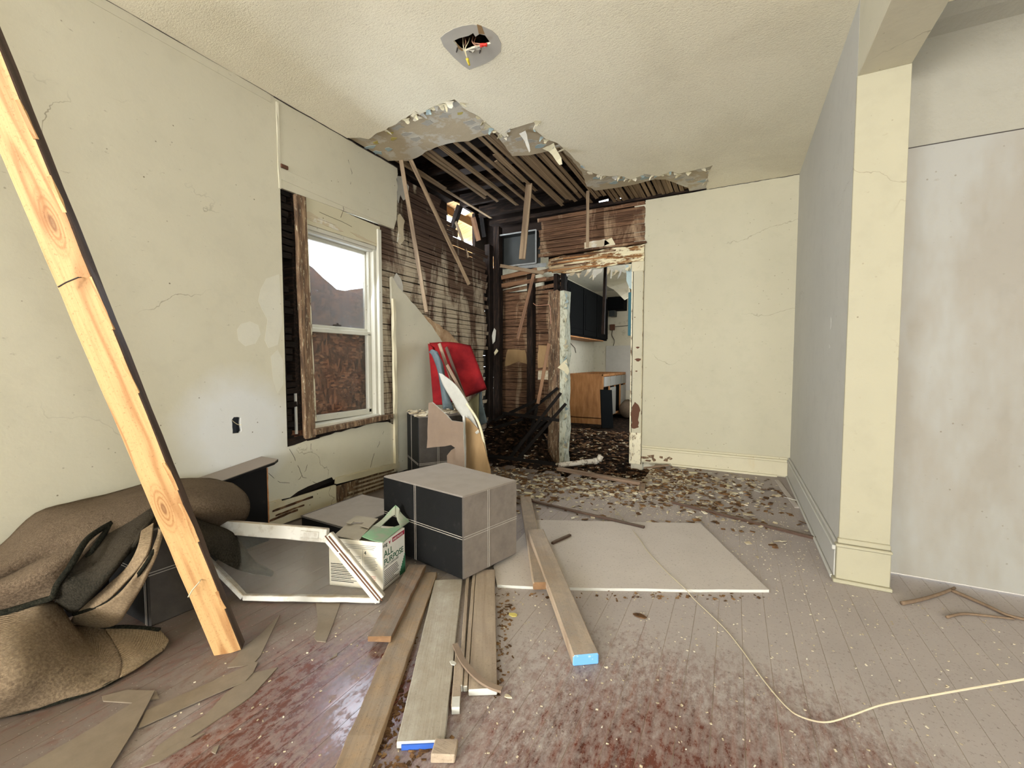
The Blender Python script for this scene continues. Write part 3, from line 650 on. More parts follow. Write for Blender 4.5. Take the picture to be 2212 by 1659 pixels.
# electrical box in the wall
mb = MB(); mb.box((XL - .06, 1.49, .64), (XL - .055, 1.56, .76)); mb.box((XL - .06, 1.488, .64), (XL - .02, 1.492, .76)); mb.box((XL - .06, 1.556, .64), (XL - .02, 1.56, .76)); mb.box((XL - .06, 1.49, .64), (XL - .02, 1.56, .643)); ob = mb.build('outlet_box', 'box_metal', wall_left)
mb = MB(); mb.tube(curve([(XL - .05, 1.52, .735), (XL - .03, 1.53, .715), (XL - .02, 1.545, .70), (XL + .004, 1.552, .70)], 10), .0022, 6); mb.build('wire', 'wire_white', ob)
# laths: rows across the right part, short stubs left of the window
z = .06
while z < 2.74:
    top = z > 2.40
    y0 = 2.74 + rnd.uniform(-.01, .02); y1 = 4.52 + rnd.uniform(-.10, .03)
    if top: y1 = 3.95 - (z - 2.40) * 1.1 + rnd.uniform(-.12, .1)
    cut = rnd.uniform(3.1, 4.1)
    segs = [(y0, cut - .004), (cut + .004, y1)] if (rnd.random() < .6 and cut < y1 - .15) else [(y0, y1)]
    for a, b in segs:
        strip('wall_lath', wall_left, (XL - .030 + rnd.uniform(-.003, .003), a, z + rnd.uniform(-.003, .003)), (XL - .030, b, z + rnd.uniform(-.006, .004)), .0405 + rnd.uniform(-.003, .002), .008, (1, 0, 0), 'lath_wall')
    if .55 < z < 2.24 and not (1.0 < z < 1.1):
        ln = 1.955 + rnd.uniform(-.05, .012)
        strip('wall_lath', wall_left, (XL - .030, 1.80, z), (XL - .030, ln - (.09 if 1.28 < z < 1.75 and rnd.random() < .6 else 0), z + rnd.uniform(-.004, .004)), .036, .008, (1, 0, 0), 'lath_dark')
    z += .0455
for yy in (1.80, 2.735, 3.15, 3.58, 4.0, 4.42):
    timber('stud', (XL - .09, yy, 0), (XL - .09, yy, 2.3 if yy > 3.9 else 2.75), .05, .09, (1, 0, 0), 'stud_dark', wall_left)
# outer boards of the house wall
z = -.1; i = 0
while z < 2.72:
    gap = .009 if 1.2 < z < 1.75 else .003
    top = z + .14 - gap
    if z > 2.12 or z + .14 < .52: spans = [(-9, 4.95 if z < 2.25 else 3.88)]
    else: spans = [(-9, -3.6), (-2.0, 1.985), (2.745, 4.95 if z < 2.25 else 3.88)]
    for a, b in spans:
        mb = MB(); mb.box((XL - .165, a, z), (XL - .145, b, top)); mb.build('siding_board', 'sheath', wall_left)
    z += .14
# baseboard, rotten under the window
mb = MB()
mb.bar((XL + .010, -9, .075), (XL + .010, 2.22, .085), .15, .020, (1, 0, 0), n=26, jit=.002)
mb.bar((XL + .014, -9, .158), (XL + .014, 1.78, .166), .022, .026, (1, 0, 0), n=12, jit=.002)
bl = struct(mb, 'baseboard_left', 'trim_paint')
for (a, za, b, zb, w) in ((1.72, .118, 2.02, .128, .012), (1.74, .083, 1.95, .090, .009), (1.70, .062, 1.9, .072, .012)):
    mb = MB(); mb.bar((XL + .0205, a, za), (XL + .0205, b, zb), w, .004, (1, 0, 0), n=8, jit=.003); mb.build('rot_gap', 'crumb_dark', bl)
mb = MB(); mb.plate([[Vector((XL + .003, a, b)) for a, b in ((1.74,.155),(1.78,.172),(1.86,.165),(1.92,.190),(2.0,.205),(2.10,.213),(2.20,.222),(2.215,.195),(2.10,.18),(1.95,.165),(1.82,.145))]], (-.02, 0, 0)); mb.build('rot_gap', 'lath_dark', bl)
mb = MB(); mb.bar((XL + .012, 2.225, .19), (XL + .012, 2.91, .165), .045, .024, (1, 0, 0), n=10, jit=.003); mb.build('moulding', 'trim_paint', bl)
mb = MB(); mb.box((XL - .003, 2.235, .0), (XL + .004, 2.90, .145)); mb.build('rotten_board', 'old_casing', bl)
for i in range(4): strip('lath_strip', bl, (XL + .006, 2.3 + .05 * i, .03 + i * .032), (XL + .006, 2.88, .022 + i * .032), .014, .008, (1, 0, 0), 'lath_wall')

# ---- window: casing, two sashes, glass, stool
win = bpy.data.objects.new('window_1', None); scene.collection.objects.link(win); win.location = (XL, 2.36, .6); tag(win, kind='structure')
W = lambda *a, **k: None
timber('casing', (XL - .005, 1.992, 2.205), (XL - .002, 2.022, .545), .075, .035, (1, 0, 0), 'old_casing', win, n=10, jit=.002)
mb = MB(); mb.bar((XL - .03, 2.034, 2.14), (XL - .02, 2.066, .66), .022, .05, (1, 0, 0), n=8, jit=.0015); mb.build('stop', 'flaky_trim', win)
mb = MB(); mb.box((XL - .02, 2.700, .63), (XL + .010, 2.742, 2.175)); mb.build('casing', 'frame_white', win, bevel=.004)
mb = MB(); mb.box((XL - .06, 2.672, .64), (XL - .015, 2.700, 2.10)); mb.box((XL - .10, 2.655, .64), (XL - .055, 2.680, 2.05)); mb.box((XL - .15, 2.69, .6), (XL - .02, 2.74, 2.1)); mb.build('jamb', 'frame_white', win, bevel=.003)
mb = MB(); mb.box((XL - .16, 1.96, .6), (XL - .05, 2.005, 2.24)); mb.build('jamb', 'stud_dark', win)
mb = MB(); mb.box((XL - .16, 2.006, .6), (XL - .05, 2.03, 2.24)); mb.build('jamb', 'frame_white', win)
hc = jag(yz(XL - .004, [(1.965,2.035),(2.74,2.03),(2.74,2.20),(1.965,2.225)]), .003, .08, 31, True)
for p in hc: p.x = XL - .004
mb = MB(); mb.plate([hc], (-.02, 0, 0)); mb.build('head_casing', 'trim_paint', win)
for q in ([(1.99,2.075),(2.06,2.12),(2.12,2.105),(2.2,2.10),(2.30,2.085),(2.36,2.06),(2.30,2.055),(2.18,2.065),(2.10,2.06)], [(2.42,2.075),(2.5,2.075),(2.62,2.06),(2.70,2.05),(2.62,2.046),(2.5,2.056)]):
    mb = MB(); mb.plate([jag(yz(XL - .002, q), .003, .03, 33, True)], (-.004, 0, 0)); mb.build('bare_patch', 'old_plaster', win)
mb = MB(); mb.box((XL - .13, 2.03, 1.985), (XL - .02, 2.69, 2.036)); mb.box((XL - .05, 2.03, 2.0), (XL - .005, 2.69, 2.030)); mb.build('head_stop', 'frame_white', win, bevel=.003)
us = MB(); us.box((XL - .115, 2.045, 1.960), (XL - .085, 2.665, 1.995)); us.box((XL - .115, 2.030, 1.33), (XL - .085, 2.055, 1.99)); us.box((XL - .115, 2.645, 1.33), (XL - .085, 2.675, 1.99)); us.box((XL - .118, 2.04, 1.322), (XL - .08, 2.67, 1.352)); us = us.build('upper_sash', 'frame_white', win, bevel=.003)
mb = MB(); mb.box((XL - .102, 2.05, 1.345), (XL - .099, 2.65, 1.965)); mb.build('pane', 'glass_dust_glare', us)
ls = MB(); ls.box((XL - .080, 2.045, 1.296), (XL - .050, 2.665, 1.326)); ls.box((XL - .080, 2.630, .66), (XL - .050, 2.66, 1.31)); ls.box((XL - .080, 2.055, .66), (XL - .050, 2.085, 1.31)); ls.box((XL - .080, 2.055, .645), (XL - .050, 2.66, .690)); ls = ls.build('lower_sash', 'frame_white', win, bevel=.003)
mb = MB(); mb.box((XL - .067, 2.08, .69), (XL - .064, 2.635, 1.30)); mb.build('pane', 'glass_dusty', ls)
mb = MB(); mb.box((XL - .07, 2.30, 1.352), (XL - .045, 2.36, 1.362)); mb.box((XL - .06, 2.325, 1.362), (XL - .05, 2.335, 1.375)); mb.build('sash_lock', 'iron_dark', us)
mb = MB(); mb.hexa([Vector((XL - .16, 2.03, .60)), Vector((XL + .0, 2.03, .585)), Vector((XL + .0, 2.76, .60)), Vector((XL - .16, 2.76, .62))], [Vector((XL - .16, 2.03, .645)), Vector((XL + .0, 2.03, .628)), Vector((XL + .0, 2.76, .642)), Vector((XL - .16, 2.76, .66))]); mb.build('sill', 'frame_white', win, bevel=.004)
timber('stool', (XL + .01, 2.04, .585), (XL + .01, 2.815, .612), .07, .04, (0, 0, 1), 'old_casing', win, n=8, jit=.002)
timber('apron', (XL - .02, 1.86, .535), (XL - .02, 2.84, .572), .02, .05, (0, 0, 1), 'stud_dark', win, n=8, jit=.004)
timber('rough_sill', (XL - .02, 1.855, .525), (XL - .01, 2.10, .548), .03, .03, (0, 0, 1), 'lath_dark', win, n=4, jit=.003)
mb = MB(); mb.box((XL - .05, 1.945, .58), (XL - .035, 1.957, .88)); mb.build('plaster_fin', 'gypsum_white', win)
# board nailed outside over the window, its top broken away
q = jag([Vector((XL - .215, a, b)) for a, b in ((1.75,.45),(3.0,.45),(3.0,2.05),(2.82,2.05),(2.775,1.96),(2.765,1.72),(2.69,1.70),(2.61,1.685),(2.55,1.66),(2.47,1.662),(2.40,1.70),(2.34,1.735),(2.25,1.79),(2.14,1.835),(1.95,1.93),(1.75,2.0))], .006, .06, 41, True)
for p in q: p.x = XL - .215
mb = MB(); mb.plate([q], (-.012, 0, 0)); solo(mb, 'strand_board', 'osb', 'brown strand board nailed outside the window with its top broken away', 'board')

# ---- back wall: painted part right of the kitchen doorway, bare laths over and left of it
loop = xz(YB, [(-.862, 0), (XR, 0), (XR, ZC), (-.27, ZC - .002), (-.40, ZC - .006), (-.862, ZC - .004)])
mb = MB(); mb.plate([loop], (0, .02, 0)); wall_back = struct(mb, 'wall_back', 'cream_back')
mb = MB(); mb.box((-.86, YB + .115, -.1), (XR, YB + .13, ZC)); mb.box((-.98, YB + .02, -.1), (-.86, YB + .13, 2.75)); mb.build('plaster_panel', 'kitchen_wall', wall_back)
mb = MB(); mb.box((-2.0, YB + .118, 2.15), (-.86, YB + .13, ZC)); mb.build('plaster_panel', 'sheath', wall_back)
z = 2.33
while z < 2.76:
    a = -2.05 + rnd.uniform(-.05, .05); b = -.868 - rnd.uniform(0, .008)
    if rnd.random() < .5:
        c = rnd.uniform(-1.7, -1.2); segs = [(a, c - .004), (c + .004, b)]
    else: segs = [(a, b)]
    for p, q in segs: strip('wall_lath', wall_back, (p, YB + .012 + rnd.uniform(-.003, .003), z + rnd.uniform(-.003, .003)), (q, YB + .012, z + rnd.uniform(-.004, .004)), .041 + rnd.uniform(-.004, .003), .008, (0, -1, 0), 'lath_back')
    z += .0455
z = .38
while z < 2.16:
    tilt = .0 if z < 1.95 else rnd.uniform(.03, .07)
    for a, b in ((-2.64, -2.20), (-2.20, -1.78)):
        if z > 2.0 and rnd.random() < .35: continue
        strip('wall_lath', wall_back, (a + rnd.uniform(-.02, .02), YB + .118, z + rnd.uniform(-.004, .004)), (b + rnd.uniform(-.02, .03), YB + .118, z + rnd.uniform(-.006, .006) + tilt), .042 + rnd.uniform(-.004, .003), .008, (0, -1, 0), 'lath_back')
    z += .0465
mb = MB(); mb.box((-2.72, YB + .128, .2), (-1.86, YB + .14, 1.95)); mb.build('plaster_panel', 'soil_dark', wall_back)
for (xc, w, z0, z1, yy, m_) in ((-2.615, .085, -.1, 2.72, YB - .02, 'stud_dark'), (-2.70, .07, -.1, 2.5, YB - .09, 'stud_dark'), (-2.195, .075, .15, 2.20, YB + .05, 'stud_dark'), (-1.87, .05, 0, 2.1, YB + .06, 'stud_dark'), (-1.78, .05, 1.9, 2.15, YB + .06, 'lath_dark')):
    timber('stud', (xc, yy, z0), (xc, yy, z1), w, .09, (0, -1, 0), m_, wall_back, n=6, jit=.003)
# paper and pale scraps clinging to the laths
for (pts, m_) in (([(-2.59,1.02),(-2.55,1.24),(-2.30,1.22),(-2.27,1.05),(-2.4,1.08)], 'board_brown'), ([(-2.13,1.0),(-2.13,1.28),(-1.95,1.26),(-1.93,1.02)], 'board_brown'), ([(-2.13,.86),(-2.12,.97),(-1.93,.98),(-1.93,.80),(-2.0,.86)], 'crumb_pale'), ([(-1.52,2.335),(-1.52,2.405),(-1.30,2.42),(-1.24,2.36),(-1.38,2.32)], 'old_plaster'), ([(-1.30,2.29),(-1.29,2.40),(-1.21,2.42),(-1.17,2.32)], 'flake_cream')):
    yy = YB + .108 if pts[0][0] < -1.8 else YB + .004
    q = jag(xz(yy, pts), .006, .05, 50, True)
    for p in q: p.y = yy
    mb = MB(); mb.plate([q], (0, .004, 0)); mb.build('plaster_scrap', m_, wall_back)
for (x, z_, ln, m_) in ((-2.645, 1.30, .16, 'flake_white'), (-2.615, 1.16, .05, 'flake_cream')):
    mb = MB(); mb.plate([jag(xz(YB - .10, [(x, z_), (x + .03, z_ + .03), (x + .045, z_ + ln), (x + .02, z_ + ln + .03), (x - .012, z_ + ln * .6)]), .003, .04, 51, True)], (0, .008, 0)); mb.build('plaster_scrap', m_, wall_back)
# baseboard on the painted part
mb = MB(); mb.box((-.862, YB - .016, .012), (XR - .018, YB, .145)); bb = struct(mb, 'baseboard_back', 'trim_paint', bevel=.002)
mb = MB(); mb.box((-.862, YB - .026, .145), (XR - .02, YB, .168)); mb.box((-.862, YB - .014, .168), (XR - .02, YB, .188)); mb.build('moulding', 'trim_paint', bb, bevel=.004)
mb = MB(); mb.bar((-.55, YB - .03, .012), (XR - .1, YB - .03, .010), .02, .018, (0, 0, 1), n=6, jit=.001); mb.build('shoe_moulding', 'trim_paint', bb)
R5 = random.Random(15)
for (x, z_, w, h) in ((-.83, .06, .05, .025), (-.76, .075, .045, .03), (-.735, .045, .03, .02), (-.66, .08, .025, .025), (-.61, .055, .03, .03), (-.575, .075, .03, .02), (-.80, .03, .05, .015)):
    mb = MB(); mb.plate([[Vector((x + math.cos(a_) * w * R5.uniform(.4, 1.1), YB - .0175, z_ + math.sin(a_) * h * R5.uniform(.4, 1.1))) for a_ in [k * .9 for k in range(7)]]], (0, .002, 0)); mb.build('peeled_spot', 'old_casing', bb)

# ---- doorway to the kitchen: rotten casing
door = bpy.data.objects.new('trim_2', None); scene.collection.objects.link(door); door.location = (-1.4, YB, 0); tag(door, kind='structure')
mb = MB(); mb.box((-.985, YB - .026, -.02), (-.868, YB + .004, 2.10)); mb.box((-.990, YB - .03, -.02), (-.966, YB + .12, 2.10)); mb.build('casing', 'flaky_trim', door, bevel=.003)
mb = MB(); mb.box((-.978, YB - .030, .32), (-.872, YB - .024, 2.09)); mb.build('casing_face', 'cream_back', door, bevel=.002)
q = jag(xz(YB - .0315, [(-.975,.36),(-.90,.37),(-.885,.50),(-.89,.62),(-.93,.66),(-.968,.60)]), .012, .03, 52, True)
for p in q: p.y = YB - .0315
mb = MB(); mb.plate([q], (0, .001, 0)); mb.build('peeled_spot', 'rust_groove', door)
for (x, z_, r_) in ((-.915, 1.23, .018), (-.91, 1.10, .03), (-.925, .98, .012), (-.95, 1.55, .008)):
    mb = MB(); mb.plate([[Vector((x + math.cos(a) * r_ * (1 + .4 * math.sin(3 * a)), YB - .0315, z_ + math.sin(a) * r_ * .6)) for a in [k * .7 for k in range(9)]]], (0, .001, 0)); mb.build('peeled_spot', 'rust_groove', door)
mb = MB(); mb.box((-.992, YB - .034, 2.03), (-.862, YB + .0, 2.135)); cb = mb.build('corner_block', 'trim_paint', door, bevel=.006)
mb = MB(); mb.tube([(-.927, YB - .037, 2.082), (-.927, YB - .03, 2.082)], .042, 18); mb.tube([(-.927, YB - .042, 2.082), (-.927, YB - .03, 2.082)], .018, 14); mb.build('rosette', 'trim_paint', cb)
hb = jag(xz(YB - .03, [(-1.955,2.19),(-1.90,2.10),(-1.70,2.085),(-1.5,2.10),(-1.3,2.12),(-1.0,2.13),(-.862,2.135),(-.86,2.30),(-1.15,2.30),(-1.5,2.285),(-1.80,2.275),(-1.93,2.27)]), .010, .05, 53, True)
for p in hb: p.y = YB - .03
mb = MB(); mb.plate([hb], (0, .03, 0)); hdr = mb.build('header', 'flaky_header', door)
timber('cap_strip', (-2.0, YB - .03, 2.305), (-.845, YB - .03, 2.325), .05, .022, (0, 0, 1), 'lath_back', door, n=12, jit=.005)
for i in range(9):
    z_ = 2.11 + i * .02; a = -1.95 + rnd.uniform(0, .25); b = a + rnd.uniform(.25, .7)
    strip('splinter', door, (a, YB - .036, z_), (min(b, -1.0), YB - .034, z_ + rnd.uniform(0, .03)), .016, .008, (0, -1, 0), rnd.choice(['lath_fresh', 'lath_ceiling', 'lath_back']))
# flakes hanging off the rotten header
R = random.Random(21)
for i in range(20):
    x = R.uniform(-1.72, -1.0); flake(Vector((x, YB + R.uniform(-.02, .12), 2.11 + R.uniform(-.03, .02))), (R.uniform(-.5, .5), -.2, -1), (0, -1, 0), R.uniform(.03, .13), R.uniform(.02, .07), R.choice(['flake_white', 'flake_cream', 'flake_cream', 'old_plaster', 'old_plaster']), door, R.uniform(.2, 1.2))
# left casing of the doorway: weathered face, flaking jamb
q = jag(xz(YB - .03, [(-1.935,-.12),(-1.79,-.12),(-1.79,1.88),(-1.83,1.905),(-1.88,1.89),(-1.94,1.90)]), .004, .08, 54, True)
for p in q: p.y = YB - .03
mb = MB(); mb.plate([q], (0, .03, 0)); mb.build('casing', 'old_casing', door)
pts = []
for i in range(15):
    z_ = -.13 + i * 2.02 / 14; pts.append([Vector((-1.79, YB - .03, z_)), Vector((-1.735 + R.uniform(-.018, .018), YB - .028 + R.uniform(-.01, .01), z_)), Vector((-1.722 + R.uniform(-.018, .018), YB + .10, z_))])
mb = MB(); mb.sheet(pts, .02); mb.build('jamb', 'green_flake', door)
for i in range(22):
    z_ = R.uniform(.1, 1.85); flake(Vector((-1.73, YB - .03, z_)), (R.uniform(.4, 1), -.6, R.uniform(-.6, .3)), (.3, -1, 0), R.uniform(.03, .09), R.uniform(.03, .09), R.choice(['flake_white', 'flake_cream', 'flake_blue', 'green_flake']), door, .9)
flake(Vector((-1.76, YB - .04, 1.06)), (.4, -.2, -.4), (0, -1, 0), .17, .12, 'flake_cream', door, .5)

# ---- right wall with its wide opening: pier, header beam, plinth
mb = MB(); mb.box((XR, 2.602, 0), (.672, YB + .1, ZC)); wall_right = struct(mb, 'wall_right', 'grey_paint')
mb = MB(); mb.box((XR - .002, 2.590, .20), (.674, 2.602, 2.412)); mb.build('pier_face', 'yellow_paint', wall_right, bevel=.002)
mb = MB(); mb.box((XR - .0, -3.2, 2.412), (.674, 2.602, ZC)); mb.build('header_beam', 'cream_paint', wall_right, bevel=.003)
mb = MB(); mb.box((XR - .012, 2.572, .0), (.676, 2.602, .175)); mb.build('plinth', 'yellow_paint', wall_right, bevel=.003)
mb = MB(); mb.box((XR - .018, 2.564, .175), (.680, 2.602, .190)); mb.box((XR - .008, 2.578, .190), (.676, 2.602, .215)); mb.box((XR - .026, 2.552, .0), (.682, 2.602, .018)); mb.build('plinth_moulding', 'yellow_paint', wall_right, bevel=.004)
mb = MB(); mb.box((XR - .016, 2.602, 0), (XR, YB, .145)); br = struct(mb, 'baseboard_right', 'grey_paint', bevel=.002)
mb = MB(); mb.box((XR - .026, 2.602, .145), (XR, YB, .168)); mb.box((XR - .014, 2.602, .168), (XR, YB, .188)); mb.box((XR - .03, 2.602, 0), (XR - .016, YB, .018)); mb.build('moulding', 'grey_paint', br, bevel=.004)
Z1B = OY(1965, 321, 2.79).z
for (y0, z0, h) in ((3.02, 1.30, .07), (3.03, 1.17, .025)):
    mb = MB(); mb.plate([[Vector((XR - .001, y0 + math.cos(a) * .022, z0 + math.sin(a) * h / 2)) for a in [k * .8 for k in range(8)]]], (.001, 0, 0)); mb.build('chip_mark', 'gypsum_white', wall_right)
mb = MB(); mb.tube(jag([Vector((-.26, YB - .002, ZC - .002)), Vector((XR, YB - .002, ZC - .002))], .003, .04, 6), .003, 5); mb.build('joint_gap', 'iron_dark', wall_back)
mb = MB(); mb.tube(jag([Vector((.68, 2.784, Z1B)), Vector((4.0, 2.784, Z1B))], .001, .2, 7), .0025, 5); mb.build('joint_gap', 'iron_dark', wall_right)
# ---- wall of the next room, seen through the opening
Z1 = OY(1965, 321, 2.79).z
mb = MB(); mb.box((.672, 2.785, .012), (4.1, 2.82, Z1)); wall_far = struct(mb, 'wall_side', 'white_paint')
mb = MB(); mb.box((.672, 2.795, Z1), (4.1, 2.82, ZC)); mb.build('upper_panel', 'drywall_rough', wall_far)
mb = MB(); mb.hexa([Vector((.67, 2.74, 2.655)), Vector((4.1, 2.74, 2.655)), Vector((4.1, 2.80, 2.61)), Vector((.67, 2.80, 2.61))], [Vector((.67, 2.70, 2.70)), Vector((4.1, 2.70, 2.70)), Vector((4.1, 2.80, 2.70)), Vector((.67, 2.80, 2.70))]); mb.build('cove_moulding', 'drywall_rough', wall_far, bevel=.004)
mb = MB(); mb.box((.672, -9, 2.70), (4.1, 2.82, 2.76)); mb.build('side_ceiling', 'ceiling_texture', ceiling)
# ---- rest of the house behind the camera: front wall with its windows, end wall with an opening for added fill light
mb = MB(); mb.plate([xz(-9.0, [(-2.9, -.1), (4.1, -.1), (4.1, 2.8), (-2.9, 2.8)]), xz(-9.0, [(-2.5, .5), (.3, .5), (.3, 2.5), (-2.5, 2.5)]), xz(-9.0, [(1.4, .35), (3.0, .35), (3.0, 2.45), (1.4, 2.45)])], (0, -.12, 0)); struct(mb, 'wall_front', 'cream_back')
mb = MB(); mb.plate([yz(4.05, [(-9, -.1), (2.9, -.1), (2.9, 2.8), (-9, 2.8)]), yz(4.05, [(-2.6, .7), (-.6, .7), (-.6, 2.3), (-2.6, 2.3)])], (.1, 0, 0)); struct(mb, 'wall_end', 'cream_back')

# ---- kitchen shell behind the doorway
KX, KY, KZ = -2.66, 8.95, 2.55
mb = MB(); mb.box((-2.75, 4.0, -.25), (-.2, 9.0, -.20)); mb.box((-2.75, 5.9, -.25), (-.2, 9.0, -.01)); kfloor = struct(mb, 'floor_kitchen', 'soil_dark')
mb = MB(); mb.box((KX - .05, YB + .14, -.1), (KX, KY, KZ)); kw = struct(mb, 'wall_kitchen_left', 'kitchen_wall')
mb = MB(); mb.box((KX, KY, -.1), (-.2, KY + .05, KZ)); kb = struct(mb, 'wall_kitchen_back', 'kitchen_wall')
mb = MB(); mb.plate([yz(-.28, [(YB + .13, -.1), (KY, -.1), (KY, KZ), (YB + .13, KZ)]), yz(-.28, [(6.0, 1.05), (7.2, 1.05), (7.2, 2.15), (6.0, 2.15)])], (.05, 0, 0)); struct(mb, 'wall_kitchen_right', 'kitchen_wall')
mb = MB(); mb.plate([xy(KZ, [(KX, YB + .14), (-.2, YB + .14), (-.2, KY), (KX, KY)])], (0, 0, .05)); struct(mb, 'ceiling_kitchen', 'kitchen_wall')

# ================================================================== things
def stitches(parent, bl, br, tr, tl, u, v, vis=(0, 1), gap=.011, r=.0011):
    n = (br - bl).cross(tl - bl).normalized()
    P = lambda a, b: (bl * (1 - a) + br * a) * (1 - b) + (tl * (1 - a) + tr * a) * b + n * .0012
    W_, H_ = (br - bl).length, (tl - bl).length
    for s_ in (-1, 1):
        m = MB(); m.bar(P(u + s_ * gap / W_ / 2, .01), P(u + s_ * gap / W_ / 2, .99), .0020, .0014, n); m.build('stitching', 'thread', parent)
        m = MB(); m.bar(P(.01, v + s_ * gap / H_ / 2), P(.99, v + s_ * gap / H_ / 2), .0026, .0014, n); m.build('stitching', 'thread', parent)
def ottoman(name, b, t, mat, label, su, sv, faces):
    root = thing(name, (sum(b, Vector()) / 4), label, 'ottoman', None)
    m = MB(); m.hexa(b, t); m.build('body', mat, root, bevel=.006)
    for i in faces:
        j = (i + 1) % 4; stitches(root, b[i], b[j], t[j], t[i], su, sv)
    return root
def V(x, y, z): return Vector((x, y, z))
# big one in the middle
T = [V(-1.74, 1.792, .44), V(-1.131, 1.685, .44), V(-1.032, 2.061, .44), V(-1.625, 2.225, .44)]
ottoman('ottoman', [V(p.x, p.y, .032) for p in T], T, 'leather_dusty', 'dust-covered black stitched ottoman box in the middle of the floor', .44, .50, (0, 1))
# tall one by the broken wall
T = [V(-2.60, 2.985, .63), V(-2.275, 2.745, .63), V(-2.04, 3.065, .63), V(-2.36, 3.31, .63)]
ottoman('ottoman', [V(p.x, p.y, 0) for p in T], T, 'leather_plain', 'tall black stitched ottoman behind the broken brown plasterboard, debris on top', .42, .38, (0, 1))
# one half buried under the carpet
T = [V(-2.44, .834, .40), V(-2.085, .834, .40), V(-2.07, 1.02, .40), V(-2.44, 1.02, .40)]
ottoman('ottoman', [V(p.x, p.y, 0) for p in T], T, 'leather_plain', 'black stitched ottoman half buried under the crumpled carpet', .93, .55, (0, 1))
# flat one by the baseboard
L_, B_, F_ = FZ(650, 1114, .12), FZ(783, 1067, .12), FZ(736, 1138, .12)
F_ = L_ + (F_ - L_) * 1.2; Q_ = F_ + (B_ - L_); T = [L_, F_, Q_, B_]
root = thing('flat_ottoman', V((L_.x + Q_.x) / 2, (L_.y + Q_.y) / 2, 0), 'low flat black padded box with a dusty top beside the rotten baseboard', 'box')
m = MB(); m.hexa([V(p.x, p.y, 0) for p in T], T); m.build('body', 'leather_plain', root, bevel=.008)
m = MB(); m.tube([V(p.x, p.y, .118) for p in (B_, L_, F_, Q_)], .003, 6); m.build('piping', 'leather_plain', root)

# black cabinet against the left wall
root = thing('side_cabinet', (-2.55, 1.15, 0), 'narrow black cabinet with an overhanging top against the left wall', 'cabinet')
TZ = lambda y: .482 - .136 * (1.65 - y)
m = MB(); m.hexa([V(-2.625, .70, 0), V(-2.475, .70, 0), V(-2.475, 1.595, 0), V(-2.625, 1.595, 0)], [V(-2.625, .70, TZ(.70) - .018), V(-2.475, .70, TZ(.70) - .018), V(-2.475, 1.595, TZ(1.595) - .018), V(-2.625, 1.595, TZ(1.595) - .018)]); b_ = m.build('body', 'black_veneer', root, bevel=.002)
m = MB(); m.plate([[V(x_, y_, TZ(y_) - .018) for x_, y_ in ((-2.64, .66), (-2.445, .66), (-2.445, 1.625), (-2.475, 1.67), (-2.64, 1.67))]], (0, 0, .018)); m.build('top', 'black_veneer', root, bevel=.003)
m = MB(); m.bar((-2.476, 1.597, .02), (-2.476, 1.597, .445), .006, .004, (1, 0, 0), n=14, jit=.0018); m.build('chipped_edge', 'chipboard', root)

# brace: a bright two-by-four standing askew from floor to ceiling
foot = V(-1.655, .905, .0); topp = V(-1.757, .160, ZC - .012)
br_ = timber('lumber_brace', foot, topp, .092, .038, (.61, -.77, .2), 'pine_bright', n=30, jit=.0012, seed=3, bevel=.003)
face_mat(br_, lambda n, c: n.y < -.5 or n.z < -.5, 'pine_old')
tag(br_, 'bright yellow pine two-by-four leaning from the floor beside the carpet', 'lumber')
for (lx, ly, dx, dy, mt) in ((1.37, -.02, -.02, .045, 'iron_dark'), (.33, -.01, -.035, .04, 'string_pale')):
    m = MB(); m.tube([V(lx, ly, .012), V(lx, ly, .032), V(lx + dx * .5, ly + dy * .6, .042), V(lx + dx, ly + dy, .050)], .0022, 6); o = m.build('nail', mt, None); o.parent = br_
for i in range(9):   # splinters lifted along the dark edge
    lx = .15 + i * .27 + rnd.uniform(-.08, .08); m = MB(); m.bar(V(lx, -.044, .0195), V(lx + rnd.uniform(.06, .16), -.040, .021), .010, .003, (0, 0, 1), n=3, jit=.002, seed=i); o = m.build('splinter', 'pine_bright', None); o.parent = br_

# crumpled carpet
root = thing('carpet', (-2.2, .75, 0), 'crumpled dusty brown carpet heaped over the black cabinet and ottoman', 'carpet')
def ZZ(l): return [FZ(*p) if len(p) == 3 else p for p in l]
def wallrow(l): return [OX(x, y, X) for x, y, X in l]
def fold(name, ctrl, mat, nu=16, nv=28, th=.011, amp=.010, seed=0):
    g_ = smooth_grid(ctrl, nu, nv)
    for i, r_ in enumerate(g_):
        for j, p in enumerate(r_):
            q = p * 5 + Vector((seed, 0, 0)); p.z += amp * mnoise.noise(q) + amp * .4 * mnoise.noise(q * 3.1); p.z = max(p.z, .007); p.x = max(p.x, XL + .012)
    m = MB(); m.sheet(g_, th); return m.build(name, mat, root, smooth=True)
def hem(pts, r=.008, n=40):
    m = MB(); m.tube([q + V(0, 0, .002) for q in curve([FZ(*p) for p in pts], n)], r, 7); m.build('bound_edge', 'carpet_edge', root, smooth=True)
